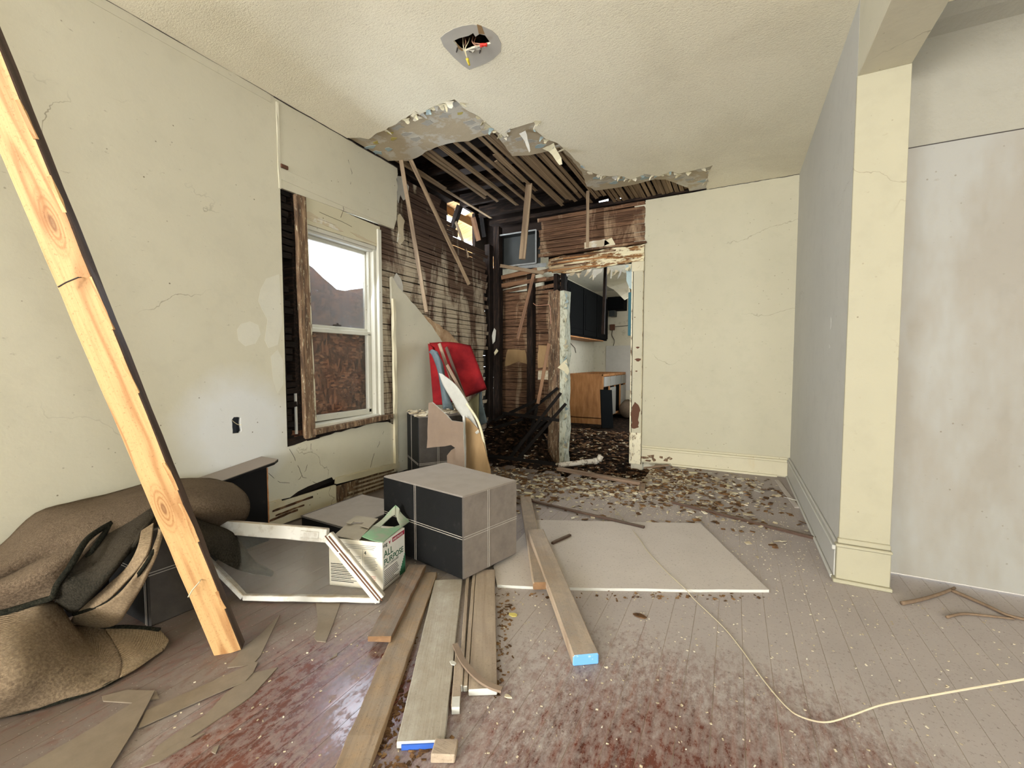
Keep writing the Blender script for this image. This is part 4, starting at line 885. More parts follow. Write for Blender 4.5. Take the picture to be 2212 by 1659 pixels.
fold('drape', [
    wallrow([(-90,1232,-2.61),(0,1180,-2.61),(85,1108,-2.61),(200,1078,-2.61),(330,1044,-2.60),(440,1035,-2.52),(500,1044,-2.40)]),
    ZZ([(-90,1262,.36),(10,1215,.40),(120,1140,.465),(230,1100,.49),(350,1062,.50),(455,1046,.485),(522,1058,.42)]),
    ZZ([(-90,1300,.30),(40,1245,.34),(160,1178,.42),(250,1125,.47),(350,1085,.495),(455,1070,.475),(537,1082,.37)]),
    ZZ([(-90,1330,.24),(60,1290,.27),(180,1210,.36),(265,1140,.45),(360,1100,.47),(460,1105,.42),(535,1112,.32)]),
    ZZ([(-90,1345,.16),(60,1330,.20),(190,1240,.30),(275,1165,.40),(365,1125,.41),(455,1135,.32),(518,1132,.24)])], 'carpet_top', seed=1)
fold('fold', [
    ZZ([(-90,1290,.31),(60,1217,.37),(150,1170,.42),(205,1146,.44),(245,1128,.455)]),
    ZZ([(-90,1315,.30),(40,1262,.345),(115,1225,.38),(170,1195,.40),(215,1158,.44)]),
    ZZ([(-90,1345,.24),(20,1318,.25),(85,1298,.265),(113,1288,.28),(152,1222,.40)])], 'carpet_top', seed=2)
fold('fold', [
    ZZ([(243,1128,.455),(285,1110,.475),(322,1100,.485),(345,1092,.49)]),
    ZZ([(190,1185,.41),(230,1182,.42),(290,1148,.455),(335,1112,.475)]),
    ZZ([(152,1235,.37),(185,1265,.32),(245,1225,.385),(310,1145,.46)]),
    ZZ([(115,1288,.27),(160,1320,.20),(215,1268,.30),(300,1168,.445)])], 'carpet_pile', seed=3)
fold('curl', [
    ZZ([(305,1150,.46),(297,1190,.42),(270,1232,.355),(225,1270,.28),(168,1318,.18)]),
    ZZ([(332,1130,.475),(322,1190,.42),(280,1250,.33),(225,1300,.23),(165,1328,.155)])], 'carpet_back', 10, 24, seed=4)
fold('curl', [
    ZZ([(345,1132,.475),(330,1185,.425),(290,1250,.335),(232,1300,.23),(160,1330,.155)]),
    ZZ([(352,1140,.47),(330,1215,.385),(285,1295,.235),(240,1338,.13),(152,1345,.10)]),
    ZZ([(344,1150,.45),(318,1235,.345),(272,1320,.165),(238,1354,.075),(150,1352,.075)])], 'carpet_back', 10, 24, seed=5)
fold('flap', [
    ZZ([(-90,1350,.24),(20,1322,.25),(85,1303,.26),(125,1305,.22),(148,1350,.10),(225,1358,.06)]),
    ZZ([(-90,1420,.19),(30,1400,.20),(110,1382,.17),(165,1385,.11),(200,1395,.07),(245,1392,.055)]),
    ZZ([(-90,1505,.12),(30,1480,.12),(110,1458,.10),(165,1448,.075),(215,1437,.05),(262,1430,.035)]),
    ZZ([(-90,1575,.012),(0,1550,.012),(70,1535,.012),(140,1514,.012),(205,1492,.012),(258,1465,.012)])], 'carpet_mid', 20, 30, amp=.010, seed=6)
fold('flap', [
    ZZ([(225,1358,.06),(270,1358,.05),(318,1360,.035),(345,1364,.022)]),
    ZZ([(245,1392,.055),(285,1386,.045),(330,1382,.028),(363,1384,.012)]),
    ZZ([(262,1430,.035),(300,1418,.03),(338,1404,.018),(358,1396,.010)]),
    ZZ([(258,1465,.012),(295,1445,.010),(330,1420,.009),(350,1404,.008)])], 'carpet_back', 14, 16, amp=.003, seed=7)
hem([(-90,1350,.245),(20,1321,.255),(85,1301,.268),(113,1291,.28),(125,1262,.33),(152,1225,.40),(190,1165,.45),(240,1131,.46)], .010)
hem([(240,1133,.46),(200,1190,.41),(175,1235,.35),(165,1290,.26),(150,1310,.22),(128,1300,.22)], .009)
hem([(346,1128,.48),(345,1160,.445),(318,1215,.39),(270,1275,.28),(215,1308,.21),(160,1328,.16)], .007)
hem([(128,1340,.13),(140,1365,.075),(165,1375,.06),(215,1362,.06),(270,1356,.055),(345,1362,.028)], .009)
hem([(128,1300,.22),(124,1325,.16),(130,1352,.10)], .009)
hem([(-90,1574,.010),(0,1549,.010),(70,1534,.010),(140,1513,.010),(205,1491,.010),(258,1464,.010),(350,1404,.008)], .007)
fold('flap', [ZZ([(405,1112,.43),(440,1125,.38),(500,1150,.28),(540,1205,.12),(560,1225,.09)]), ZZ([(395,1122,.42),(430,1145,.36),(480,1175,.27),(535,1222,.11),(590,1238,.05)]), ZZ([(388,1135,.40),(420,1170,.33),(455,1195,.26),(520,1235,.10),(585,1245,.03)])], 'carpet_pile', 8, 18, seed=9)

# broken window sash lying against the box
BR_, BL_, TR_, TL_ = V(-1.382, 1.398, .018), V(-1.945, 1.130, .018), V(-1.640, 1.336, .285), V(-2.43, 1.075, .295)
root = thing('window_sash', (-1.66, 1.27, 0), 'grimy white window sash with dusty glass lying propped before the cardboard box', 'window sash')
up_ = (TR_ - BR_).cross(BL_ - BR_).normalized(); up_ = up_ if up_.z > 0 else -up_
for nm, a, b, w in (('rail', BL_, BR_, .024), ('rail', TL_, TR_, .062), ('stile', BR_, TR_, .050), ('stile', BL_, TL_, .022)):
    s_ = timber(nm, a, b, w, .030, up_, 'vinyl_white', root, n=8, jit=.0012, seed=len(nm), bevel=.003)
n2 = up_ + V(.25, .0, .25)
for o_ in (-.012, .006):
    off = (TL_ - TR_).normalized() * o_
    m = MB(); m.bar(BR_ + off + up_ * .0155, TR_ + off + up_ * .0155, .006, .002, up_); m.build('groove', 'rust_groove', root)
for f_ in (.25, .9):
    c = TL_.lerp(TR_, f_); d = (TR_ - TL_).normalized(); m = MB(); m.bar(c - d * .045 + up_ * .0165, c + d * .045 + up_ * .0165, .03, .004, up_); m.build('latch', 'vinyl_white', root, bevel=.001)
gl = [BR_ + V(0, 0, .006), BL_ + V(0, 0, .006), TL_, TR_]
m = MB(); m.plate([[g_ * 1.0 for g_ in gl]], up_ * .003); m.build('pane', 'glass_dusty', root)

# joint compound box
N_, Rr, Ll = V(-1.445, 1.478, 0), V(-1.478, 1.668, 0), V(-1.715, 1.402, 0); Hh = .232
N_.z = Rr.z = Ll.z = .002; Q_ = Ll + (Rr - N_); up3 = V(0, 0, Hh)
root = thing('cardboard_box', (N_ + Q_) / 2, 'opened white and green cardboard joint compound box printed all purpose', 'box')
m = MB(); tk = .004
def wall4(a, b, nm, mat):
    d = (b - a).normalized(); nrm = d.cross(V(0, 0, 1)); m = MB(); m.hexa([a, b, b - nrm * tk, a - nrm * tk], [p + up3 for p in (a, b, b - nrm * tk, a - nrm * tk)]); return m.build(nm, mat, root)
fs_ = wall4(N_, Rr, 'front_panel', 'card_front'); ss_ = wall4(Ll, N_, 'side_panel', 'card_white'); wall4(Q_, Ll, 'back_panel', 'card_white'); wall4(Rr, Q_, 'side_panel', 'card_white')
m = MB(); m.hexa([N_, Rr, Q_, Ll], [p + V(0, 0, .004) for p in (N_, Rr, Q_, Ll)]); m.build('bottom_panel', 'card_white', root)
zt = Hh + .004
def TP(px, py, dz=0.0): return FZ(px, py, zt + dz)
m = MB(); m.plate([[TP(722,1157), TP(776,1168), TP(782,1160), TP(801,1140), TP(790,1132), TP(748,1134), TP(735,1146)]], (0, 0, .004)); m.build('flap', 'card_grey', root)
m = MB(); m.plate([[TP(748,1131,.012), TP(757,1133,.012), TP(764,1128,.012), TP(780,1128,.012), TP(786,1130,.012), TP(778,1137,.012), TP(797,1142,.010), TP(817,1122,.008), TP(770,1115,.012)]], (0, 0, .004)); m.build('flap', 'card_grey', root)
grid = [[TP(782,1159,.010), TP(803,1167,.008), TP(828,1172,.002)], [TP(797,1146,.016), TP(818,1156,.012), TP(850,1153,.003)], [TP(808,1135,.014), TP(838,1142,.012), TP(884,1127,.003)]]
m = MB(); m.sheet(smooth_grid(grid, 8, 8), .004); m.build('flap', 'card_green', root)
a_, b_, c_ = [TP(806,1137,.014), TP(826,1122,.03), TP(842,1104,.06), TP(854,1092,.085)], [TP(820,1140,.012), TP(832,1128,.025), TP(846,1116,.04), TP(853,1112,.045)], None
m = MB(); m.sheet(smooth_grid([a_, b_], 3, 10), .004); m.build('handle_flap', 'card_green', root)
a_, b_ = [TP(854,1091,.085), TP(862,1098,.07), TP(866,1108,.045), TP(884,1126,.004)], [TP(852,1112,.045), TP(857,1118,.03), TP(859,1126,.018), TP(866,1138,.006)]
m = MB(); m.sheet(smooth_grid([a_, b_], 3, 10), .004); m.build('handle_flap', 'card_green', root)
def facef(o_, d):   # matrix of a face: x along the bottom edge, y up, z outward
    d = d.normalized(); n_ = d.cross(V(0, 0, 1)); return lambda u, v, L_: Matrix(((d.x, 0, n_.x, 0), (d.y, 0, n_.y, 0), (0, 1, 0, 0), (0, 0, 0, 1))) if False else Matrix.Translation(o_ + d * u * L_ + V(0, 0, v * Hh) + n_ * .0006) @ Matrix(((d.x, 0, n_.x, 0), (d.y, 0, n_.y, 0), (0, 1, 0, 0), (0, 0, 0, 1)))
FM = facef(N_, Rr - N_); LF = (Rr - N_).length; SM = facef(Ll, N_ - Ll); LS = (N_ - Ll).length
lettering(root, 'usg', FM(.02, .885, LF), .026, 'ink_dark'); lettering(root, 'ALL', FM(.05, .66, LF), .047, 'ink_green'); lettering(root, 'PURPOSE', FM(.05, .50, LF), .041, 'ink_green')
lettering(root, 'JOINT COMPOUND', FM(.05, .44, LF), .014, 'ink_grey')
def mark(M, w, h, mat, name='print'):
    m = MB(); m.add([V(0, 0, 0), V(w, 0, 0), V(w, h, 0), V(0, h, 0), V(0, 0, .0005), V(w, 0, .0005), V(w, h, .0005), V(0, h, .0005)], [(0,3,2,1),(4,5,6,7),(0,1,5,4),(1,2,6,5),(2,3,7,6),(3,0,4,7)])
    o = m.build(name, mat); o.parent = root; o.matrix_local = Matrix.Translation(-root_loc(root)) @ M; return o
mark(FM(.42, .87, LF), LF * .56, .022, 'ink_band'); lettering(root, 'SHEETROCK', FM(.44, .89, LF) @ Matrix.Translation((0, 0, .0006)), .016, 'ink_white')
m = MB(); m.add([V(0, .016, 0), V(.009, .0, 0), V(.022, .022, 0), V(.012, .013, 0)], [(0, 1, 2, 3)]); o = m.build('logo', 'ink_band'); o.parent = root; o.matrix_local = Matrix.Translation(-root_loc(root)) @ FM(.26, .87, LF)
R = random.Random(5)
for i in range(9): mark(FM(.05, .375 - i * .037, LF), LF * R.uniform(.42, .66), .0028, 'ink_dark')
for i in range(8): mark(FM(.74 + i * .033, .02 + .0 * i, LF), .006, Hh * (.10 + .045 * i), 'ink_leaf' if i % 2 else 'ink_green')
lettering(root, '3', SM(.36, .72, LS), .024, 'ink_dark'); lettering(root, '4', SM(.66, .72, LS), .024, 'ink_dark')
for i in range(3): mark(SM(.12 + .03 * i, .90 - i * .035, LS), LS * (.76 - .05 * i), .0022, 'ink_grey')
for c_, n_ in ((.36, 6), (.66, 9)):
    for i in range(n_): mark(SM(c_, .66 - i * .032, LS), LS * R.uniform(.20, .25), .0022, 'ink_grey')
for i in range(11): mark(SM(.03, .46 - i * .036, LS), LS * R.uniform(.32, .52), .0028 if i % 2 else .004, 'ink_dark')
for u_ in (.335, .635): mark(SM(u_, .36, LS), .0012, Hh * .46, 'ink_grey')
for i in range(6): mark(SM(.69, .27 - i * .035, LS), LS * .18, .002, 'ink_red')

# boards on the floor, fanning out from under the ottoman
def board(name, nl, nr, fl_, fr, z, th, mat, label, n=10, jit=.0012, cat='board', group=None, ends=.003):
    a = (FZ(*nl, z) + FZ(*nr, z)) / 2; b = (FZ(*fl_, z) + FZ(*fr, z)) / 2; d = (b - a).normalized()
    w = abs((FZ(*nr, z) - FZ(*nl, z)).dot(V(d.y, -d.x, 0))); a.z = b.z = z - th / 2
    o = timber(name, a, b, w, th, (0, 0, 1), mat, n=n, jit=jit, seed=int(nl[0]), ends=ends); return tag(o, label, cat, group)
board('wood_plank', (708, 1690), (787, 1690), (905, 1236), (944, 1236), .026, .024, 'plank_tan', 'long bare tan plank with a splintered edge running under the ottoman', 16, .002)
bA = board('wood_plank', (791, 1379), (846, 1371), (885, 1214), (919, 1225), .050, .022, 'plank_brown', 'short brown plank with a broken orange end lying on the tan plank', 10, .002, ends=.008)
face_mat(bA, lambda n, c: abs(n.x) > .6, 'fiber_end')
bC = board('wood_plank', (856, 1606), (960, 1598), (941, 1242), (998, 1262), .022, .020, 'plank_white', 'wide dusty white board with blue tape along its near end', 10, .0008)
d_ = bC.matrix_local.to_3x3() @ V(1, 0, 0)
m = MB(); w_ = .105; m.box((-.0025, -w_ / 2, -.011), (.004, w_ / 2, .004)); o = m.build('tape', 'blue_tape', None); o.parent = bC
face_mat(bC, lambda n, c: n.x < -.6, 'gypsum_white')
root = thing('door_casing', FZ(1030, 1380), 'grooved grey casing board with a white broken end beside the white board', 'board')
def cas(nl, nr, fl_, fr, z, th, mat, nm):
    a = (FZ(*nl, z) + FZ(*nr, z)) / 2; b = (FZ(*fl_, z) + FZ(*fr, z)) / 2; d = (b - a).normalized(); w = abs((FZ(*nr, z) - FZ(*nl, z)).dot(V(d.y, -d.x, 0))); a.z = b.z = z - th / 2
    return timber(nm, a, b, w, th, (0, 0, 1), mat, root, n=8, jit=.0008, seed=4)
q1 = cas((1012, 1484), (1074, 1493), (1031, 1230), (1067, 1230), .024, .022, 'plank_grey', 'panel'); q2 = cas((1000, 1482), (1010, 1483), (1020, 1228), (1030, 1229), .021, .019, 'plank_grey', 'bead'); q3 = cas((990, 1480), (999, 1482), (1004, 1226), (1019, 1228), .024, .022, 'plank_grey', 'bead')
for q in (q1, q2, q3): face_mat(q, lambda n, c: n.x < -.6, 'gypsum_white')
bs = board('moulding_strip', (975, 1522), (994, 1520), (984, 1400), (1000, 1400), .024, .022, 'plank_grey', 'narrow moulding strip with a chipped white end beside the white board', 6)
m = MB(); m.box((-.012, -.012, -.0115), (.03, .012, .0116)); o = m.build('chipped_end', 'gypsum_white', None); o.parent = bs
pts = curve([FZ(983, 1392, .034), FZ(1000, 1428, .034), FZ(1030, 1462, .034), FZ(1060, 1482, .032), FZ(1084, 1490, .030)], 16)
m = MB(); rows = []
for i, p in enumerate(pts):
    t = (pts[min(i + 1, 16)] - pts[max(i - 1, 0)]).normalized(); s_ = V(-t.y, t.x, 0); rows.append([p - s_ * .010, p + s_ * .010])
m.sheet(rows, .008); solo(m, 'bent_strip', 'paper_brown', 'thin curved pinkish strip lying across the grooved casing board', 'strip')
# two-by-four with a blue end, and the timber under it
a = (FZ(1234, 1437) + FZ(1298, 1440)) / 2; b = (FZ(1139, 1144, .085) + FZ(1174, 1142, .085)) / 2
p0 = a + V(0, 0, .021); p1 = b - V(0, 0, .019)
be_ = timber('lumber', p0, p1, .094, .040, (0, 0, 1), 'pine_dusty', n=10, jit=.0008, seed=8, bevel=.004)
face_mat(be_, lambda n, c: n.x < -.6, 'blue_end'); tag(be_, 'two-by-four with a blue painted end lying across the plasterboard sheet', 'lumber')
a = FZ(1170, 1272, .02); b = FZ(1135, 1081, .02); be2 = timber('lumber', V(a.x, a.y, .032), V(b.x, b.y, .034), .080, .036, (0, 0, 1), 'pine_dusty', n=8, jit=.001, seed=9, bevel=.004)
face_mat(be2, lambda n, c: n.x < -.6, 'fiber_end'); tag(be2, 'dusty timber lying under the blue-ended two-by-four beside the ottoman', 'lumber')
# plasterboard sheet
q = jag([FZ(x, y, .0005) for x, y in ((1066, 1228), (1074, 1269), (1180, 1274), (1350, 1277), (1500, 1279), (1662, 1280), (1512, 1134), (1400, 1132), (1160, 1127))], .0025, .09, 61, True)
for p in q: p.z = .0005
m = MB(); m.plate([q], (0, 0, .013)); o = solo(m, 'plasterboard_sheet', 'sheet_dusty', 'large flat dusty plasterboard sheet lying on the floor', 'plasterboard')
face_mat(o, lambda n, c: abs(n.z) < .5, 'gypsum_white')
# small pieces
c = FZ(960, 1634, 0); m = MB(); m.bar(c + V(-.03, -.012, .014), c + V(.03, .014, .014), .05, .028, (0, 0, 1), n=1, jit=.002); solo(m, 'wood_block', 'plank_grey', 'small dusty wood block on the floor before the white board', 'block', bevel=.003)
def stick(name, pa, pb, w, t, mat, label, za=0.0, zb=0.0, cat='stick', n=10, jit=.0015, group=None):
    a, b = FZ(*pa, za), FZ(*pb, zb); a.z = za + t / 2; b.z = zb + t / 2
    return tag(timber(name, a, b, w, t, (0, 0, 1), mat, n=n, jit=jit, seed=int(pa[0])), label, cat, group)
stick('lath_stick', (1118, 1077), (1392, 1141), .022, .014, 'stick_dark', 'long dark stick crossing the far edge of the plasterboard sheet', .012, .015)
stick('quarter_round', (1452, 1087), (1764, 1166), .024, .018, 'stick_dark', 'long dark quarter-round moulding ending at the grey wall', cat='moulding')
stick('floor_edge_strip', (1205, 1016), (1385, 1048), .055, .030, 'stick_grey', 'weathered pale strip along the edge of the collapsed floor', .0, .0)
stick('wood_scrap', (1388, 1046), (1386, 1064), .05, .012, 'stick_grey', 'short upright scrap at the end of the pale floor edge strip', .002, .002, 'scrap', 4)
stick('lath_stick', (1392, 1012), (1444, 1006), .03, .012, 'stick_grey', 'pale stick beside the foot of the right door casing', .02, .02)
stick('corner_strip', (1678, 1038), (1722, 1098), .035, .008, 'sheet_dusty', 'thin pale strip lying along the grey wall baseboard near the corner', cat='strip')
stick('wood_scrap', (1692, 1074), (1722, 1082), .008, .006, 'flake_white', 'tiny white splinter lying on the thin strip by the grey wall', .010, .010, 'scrap', 3)
stick('wood_scrap', (1193, 1176), (1232, 1158), .018, .014, 'stick_dark', 'short dark scrap of lath on the plasterboard sheet by the two-by-four', .0135, .0135, 'scrap', 4)
c0, c1 = FZ(1206, 1005, .02), FZ(1293, 995, .05)
root = thing('drain_pipe', (c0 + c1) / 2 - V(0, 0, .03), 'white spotted drain pipe lying in the kitchen doorway rubble', 'pipe')
m = MB(); m.tube([c0, c0.lerp(c1, .5), c1], .026, 14); m.build('tube', 'pipe_white', root, smooth=True)
for a_, b2, r2 in ((.55, .62, .031), (.88, .95, .033)):
    m = MB(); m.tube([c0.lerp(c1, a_), c0.lerp(c1, b2)], r2, 14); m.build('coupling', 'pipe_white', root, smooth=True)
m = MB(); m.tube([c1, c1 + V(.02, .02, .05)], .03, 14); m.build('elbow', 'pipe_white', root, smooth=True)
# string
P_ = [FZ(1318, 1090, .004), FZ(1345, 1120, .004), FZ(1378, 1160, .016), FZ(1400, 1192, .016), FZ(1440, 1235, .016), FZ(1480, 1272, .017), FZ(1500, 1295, .006), FZ(1560, 1352, .004), FZ(1600, 1400, .004), FZ(1650, 1470, .004), FZ(1700, 1528, .004), FZ(1735, 1550, .01), FZ(1785, 1560, .03), FZ(1840, 1545, .06), FZ(1900, 1524, .10), FZ(1980, 1508, .16), FZ(2080, 1490, .22), FZ(2212, 1467, .30), FZ(2330, 1445, .34)]
m = MB(); m.tube(curve(P_, 120), .0017, 6, 1.6); solo(m, 'cord', 'string_pale', 'long thin pale cord winding over the sheet and the bare floor', 'cord')
# twigs
root = thing('twig', FZ(2060, 1275), 'dry forked twig on the floor below the white wall', 'twig')
for pl, r_ in (([(1948, 1303), (1985, 1296), (2030, 1283), (2062, 1270)], .009), ([(2055, 1275), (2095, 1292), (2140, 1312), (2180, 1330), (2240, 1343)], .008), ([(2045, 1333), (2080, 1326), (2130, 1330), (2190, 1337)], .006)):
    m = MB(); m.tube(curve([FZ(x, y, r_) for x, y in pl], 14), r_, 7, .7); m.build('branch', 'bark', root, smooth=True)
# dusty glass shards
SH = [([(558,1431),(546,1456),(531,1472),(498,1486),(436,1513),(299,1575),(316,1537),(447,1479),(550,1432)], 'long narrow dusty glass shard with a pointed end, middle of the shards', .004),
      ([(600,1443),(584,1461),(546,1503),(519,1523),(447,1571),(412,1595),(337,1635),(328,1633),(338,1616),(381,1585),(447,1544),(488,1499),(546,1456)], 'longest curved dusty glass shard, nearest the bare red floor', .0005),
      ([(335,1492),(326,1510),(292,1575),(240,1659),(200,1720),(-60,1720),(52,1659),(206,1571),(302,1510)], 'largest triangular dusty glass shard at the lower left corner', .008),
      ([(605,1329),(591,1358),(563,1417),(546,1437),(491,1444),(519,1406),(563,1372)], 'dusty pointed glass shard beside the foot of the leaning brace', .0005),
      ([(682,1303),(735,1304),(720,1348),(704,1388),(684,1386),(679,1379),(687,1345)], 'dusty tapered glass shard sticking out from under the window sash', .0005),
      ([(443,1585),(412,1606),(344,1647),(300,1662),(322,1642),(400,1600)], 'slim dusty glass sliver under the longest curved shard', .0002),
      ([(220,1506),(275,1492),(337,1494),(344,1510),(285,1520),(223,1516)], 'dusty oval glass shard just before the carpet edge', .0005),
      ([(474,1611),(466,1630),(457,1626),(462,1616)], 'tiny clean glass chip on the reddish floor left of the tan plank', .0005),
      ([(729,1411),(728,1417),(713,1425)], 'tiny triangular glass chip below the window sash', .0005)]
for pl, lab, z in SH:
    m = MB(); m.plate([[FZ(x, y, z) for x, y in pl]], (0, 0, .0035)); solo(m, 'glass_shard', 'shard_dusty', lab, 'glass shard', 'broken dusty glass on the floor')

# ---- things leaning behind the ottoman
def outline(name, pts, th, mat, label, cat, side=None, seed=0, amp=.003, step=.06, **kw):
    q = jag(pts, amp, step, seed, True) if amp else [Vector(p) for p in pts]
    nrm = (Vector(pts[1]) - Vector(pts[0])).cross(Vector(pts[2]) - Vector(pts[0])).normalized()
    c = Vector(pts[0]); q = [p - nrm * (p - c).dot(nrm) for p in q]
    if nrm.y < 0: nrm = -nrm
    m = MB(); m.plate([q], nrm * th); o = solo(m, name, mat, label, cat, **kw)
    if side: face_mat(o, lambda n, c_: abs(n.dot(nrm)) < .5, side)
    return o
pl = lambda y0, slope: (lambda px, py: OY(px, py, y0 + (py - 940) * slope))
pp = pl(2.66, -.0003)
outline('plasterboard_piece', [pp(*p) for p in ((922,967),(926,870),(934,868),(952,885),(975,908),(1001,912),(1003,1006),(1003,1150),(990,1150),(983,968),(974,962),(945,966))], .012, 'paper_brown', 'broken brown paper-faced plasterboard piece leaning on the tall ottoman', 'plasterboard', 'gypsum_white', 71)
pp = pl(2.70, -.0003)
outline('plasterboard_piece', [pp(*p) for p in ((966,985),(975,972),(982,968),(1001,1012),(1001,1140),(968,1140))], .012, 'paper_brown', 'small triangular plasterboard scrap below the big broken piece', 'plasterboard', 'gypsum_white', 72)
pp = pl(2.80, -.0003)
outline('fiberboard', [pp(*p) for p in ((1003,900),(1012,905),(1035,928),(1045,960),(1058,1014),(1066,1125),(1006,1130))], .010, 'board_brown', 'brown fiberboard offcut with a white left edge leaning beside the plasterboard piece', 'board', None, 73)
m = MB(); m.bar(OY(1002, 898, 2.79), OY(1005, 1012, 2.78), .018, .014, (0, -1, 0), n=8, jit=.002); solo(m, 'white_strip', 'gypsum_white', 'thin white vertical strip between the plasterboard piece and fiberboard', 'strip')
# red cushion and rags
root = thing('red_cushion', OY(985, 875, 3.28), 'red cloth-covered cushion leaning against the broken lath wall', 'cushion')
g1 = [[OY(929,744,3.30), OY(972,742,3.38), OY(1016,750,3.48)], [OY(945,800,3.22), OY(990,795,3.32), OY(1034,795,3.42)], [OY(962,872,3.12), OY(1000,858,3.24), OY(1051,838,3.36)]]
m = MB(); m.sheet(smooth_grid(g1, 10, 10), .06); m.build('cover', 'red_cloth', root, smooth=True)
g1 = [[OY(927,743,3.27), OY(935,750,3.25)], [OY(932,800,3.18), OY(950,808,3.17)], [OY(938,874,3.08), OY(966,874,3.08)]]
m = MB(); m.sheet(smooth_grid(g1, 10, 5), .03); m.build('side_flap', 'red_cloth', root, smooth=True)
g1 = [[OY(927,762,3.10), OY(934,755,3.08), OY(944,760,3.06)], [OY(934,768,3.06), OY(944,766,3.04), OY(956,786,3.05)], [OY(946,800,3.02), OY(952,795,3.0), OY(960,812,3.03)], [OY(953,840,2.99), OY(958,838,2.97), OY(966,845,3.0)], [OY(958,884,2.95), OY(968,882,2.93), OY(980,886,2.96)]]
m = MB(); m.sheet(smooth_grid(g1, 20, 8), .012); solo(m, 'rag', 'blue_cloth', 'grey-blue rag hanging down the front of the red cushion', 'rag', smooth=True)
g1 = [[OY(1030,846,3.5), OY(1040,842,3.5)], [OY(1028,880,3.45), OY(1042,872,3.45)], [OY(1026,925,3.42), OY(1052,912,3.4)]]
m = MB(); m.sheet(smooth_grid(g1, 12, 6), .015); solo(m, 'rag', 'blue_cloth', 'grey-blue rag at the right lower corner of the red cushion', 'rag', smooth=True)
g1 = [[OY(1012,868,3.44), OY(1034,850,3.44)], [OY(1014,890,3.42), OY(1034,885,3.42)], [OY(1020,920,3.40), OY(1034,915,3.40)]]
m = MB(); m.sheet(smooth_grid(g1, 8, 5), .012); solo(m, 'rag', 'green_cloth', 'olive rag scrap below the red cushion', 'rag', smooth=True)
g1 = [[OY(949,806,2.98), OY(955,808,2.97)], [OY(958,832,2.96), OY(985,832,2.94)], [OY(980,870,2.93), OY(1012,872,2.90)], [OY(990,888,2.90), OY(1022,898,2.86)], [OY(1030,938,2.80), OY(1036,934,2.80)]]
m = MB(); m.sheet(smooth_grid(g1, 20, 6), .012); solo(m, 'plaster_crescent', 'flake_white', 'white crescent-shaped slab of plaster leaning before the red cushion', 'plaster piece', smooth=True)
def leanstick(name, a, b, w, t, mat, label, cat='lath', nrm=(0, -1, 0), jit=.0015, **kw):
    return tag(timber(name, a, b, w, t, nrm, mat, n=8, jit=jit, seed=int(a.x * 100), **kw), label, cat)
e_ = FZ(1088, 1024, .0); leanstick('lath', OY(949,742,3.15), V(e_.x, e_.y - .35, .02), .030, .010, 'stick_grey', 'long grey lath leaning across the red cushion down to the floor')
leanstick('lath', OY(964,750,3.18), OY(1006,866,3.02), .028, .010, 'stick_dark', 'short dark lath leaning on the red cushion')
leanstick('lath', OY(966,788,3.05), OY(1040,930,2.92), .026, .010, 'stick_grey', 'second grey lath leaning behind the white plaster crescent')
m = MB(); m.tube(curve([OY(1008,872,2.86), OY(1030,905,2.82), OY(1042,940,2.8), OY(1050,985,2.85)], 12), .010, 6); solo(m, 'plaster_edge', 'flake_cream', 'curved cream plaster edge hanging beside the fiberboard offcut', 'plaster piece')
# crumbs on top of the tall ottoman
R = random.Random(77); m = MB()
for i in range(120):
    u_, v_ = R.random(), R.random(); a = V(-2.60, 2.985, 0).lerp(V(-2.275, 2.745, 0), u_); c = a + V(.235, .32, 0) * v_; s_ = R.uniform(.008, .028)
    m.bar(c + V(-s_, -s_ * R.random(), .634 + R.uniform(0, .015)), c + V(s_, s_ * R.random(), .636 + R.uniform(0, .015)), s_ * 1.2, .004, (R.uniform(-.4, .4), R.uniform(-.4, .4), 1))
solo(m, 'plaster_crumbs', 'crumb_pale', 'pale plaster crumbs strewn on top of the tall ottoman', 'crumbs', kind='stuff')

# ---- laths hanging from the torn ceiling
def hang(pa, pb, w, mat, label, t=.010, cat='lath'):
    a, b = pa, pb; d = (b - a).normalized(); nrm = V(.3, -1, 0); nrm = (nrm - d * nrm.dot(d)).normalized()
    return tag(timber('broken_lath', a, b, w, t, nrm, mat, n=10, jit=.0016, seed=int(abs(a.x) * 1000), ends=.006), label, cat)
hang(FZ(866,344,ZC+.02), OY(921,674,3.12), .036, 'lath_hang', 'long broken lath hanging down before the lath wall, nearest the window')
hang(FZ(886,344,ZC+.02), OY(1013,614,3.72), .036, 'lath_hang', 'long slanted lath hanging from the ceiling tear, second from the window')
hang(FZ(1143,398,ZC+.02), OY(1128,560,3.75), .062, 'lath_hang', 'thick pale lath hanging straight down before the dark metal box', .03)
hang(FZ(1270,412,ZC+.02), OY(1269,535,4.25), .030, 'lath_hang', 'slim lath hanging over the rotten door header')
hang(OY(984,478,4.0), OY(1012,556,4.1), .03, 'lath_hang', 'short dark lath hanging at the top of the lath wall')
hang(OY(1022,470,4.3), OY(1034,520,4.35), .06, 'lath_brown', 'stub of splintered stud at the lath wall top')
hang(OY(1040,470,4.55), OY(1046,512,4.6), .05, 'lath_black', 'dark stub beside the bright hole under the eaves')
hang(OY(1153,592,4.55), OY(1118,732,4.52), .038, 'lath_brown', 'fresh brown lath slanting across the dark stud')
hang(OY(1186,742,4.45), OY(1162,872,4.40), .038, 'lath_brown', 'brown lath with nail holes leaning beside the door post')
hang(OY(1082,600,4.66), OY(1160,583,4.66), .05, 'lath_brown', 'upper loose lath across the top of the dark stud')
hang(OY(1084,617,4.65), OY(1180,602,4.65), .045, 'lath_brown', 'lower loose lath across the top of the dark stud')
hang(OY(1080,574,4.64), OY(1175,590,4.64), .04, 'lath_hang', 'grey loose lath just below the dark metal box')
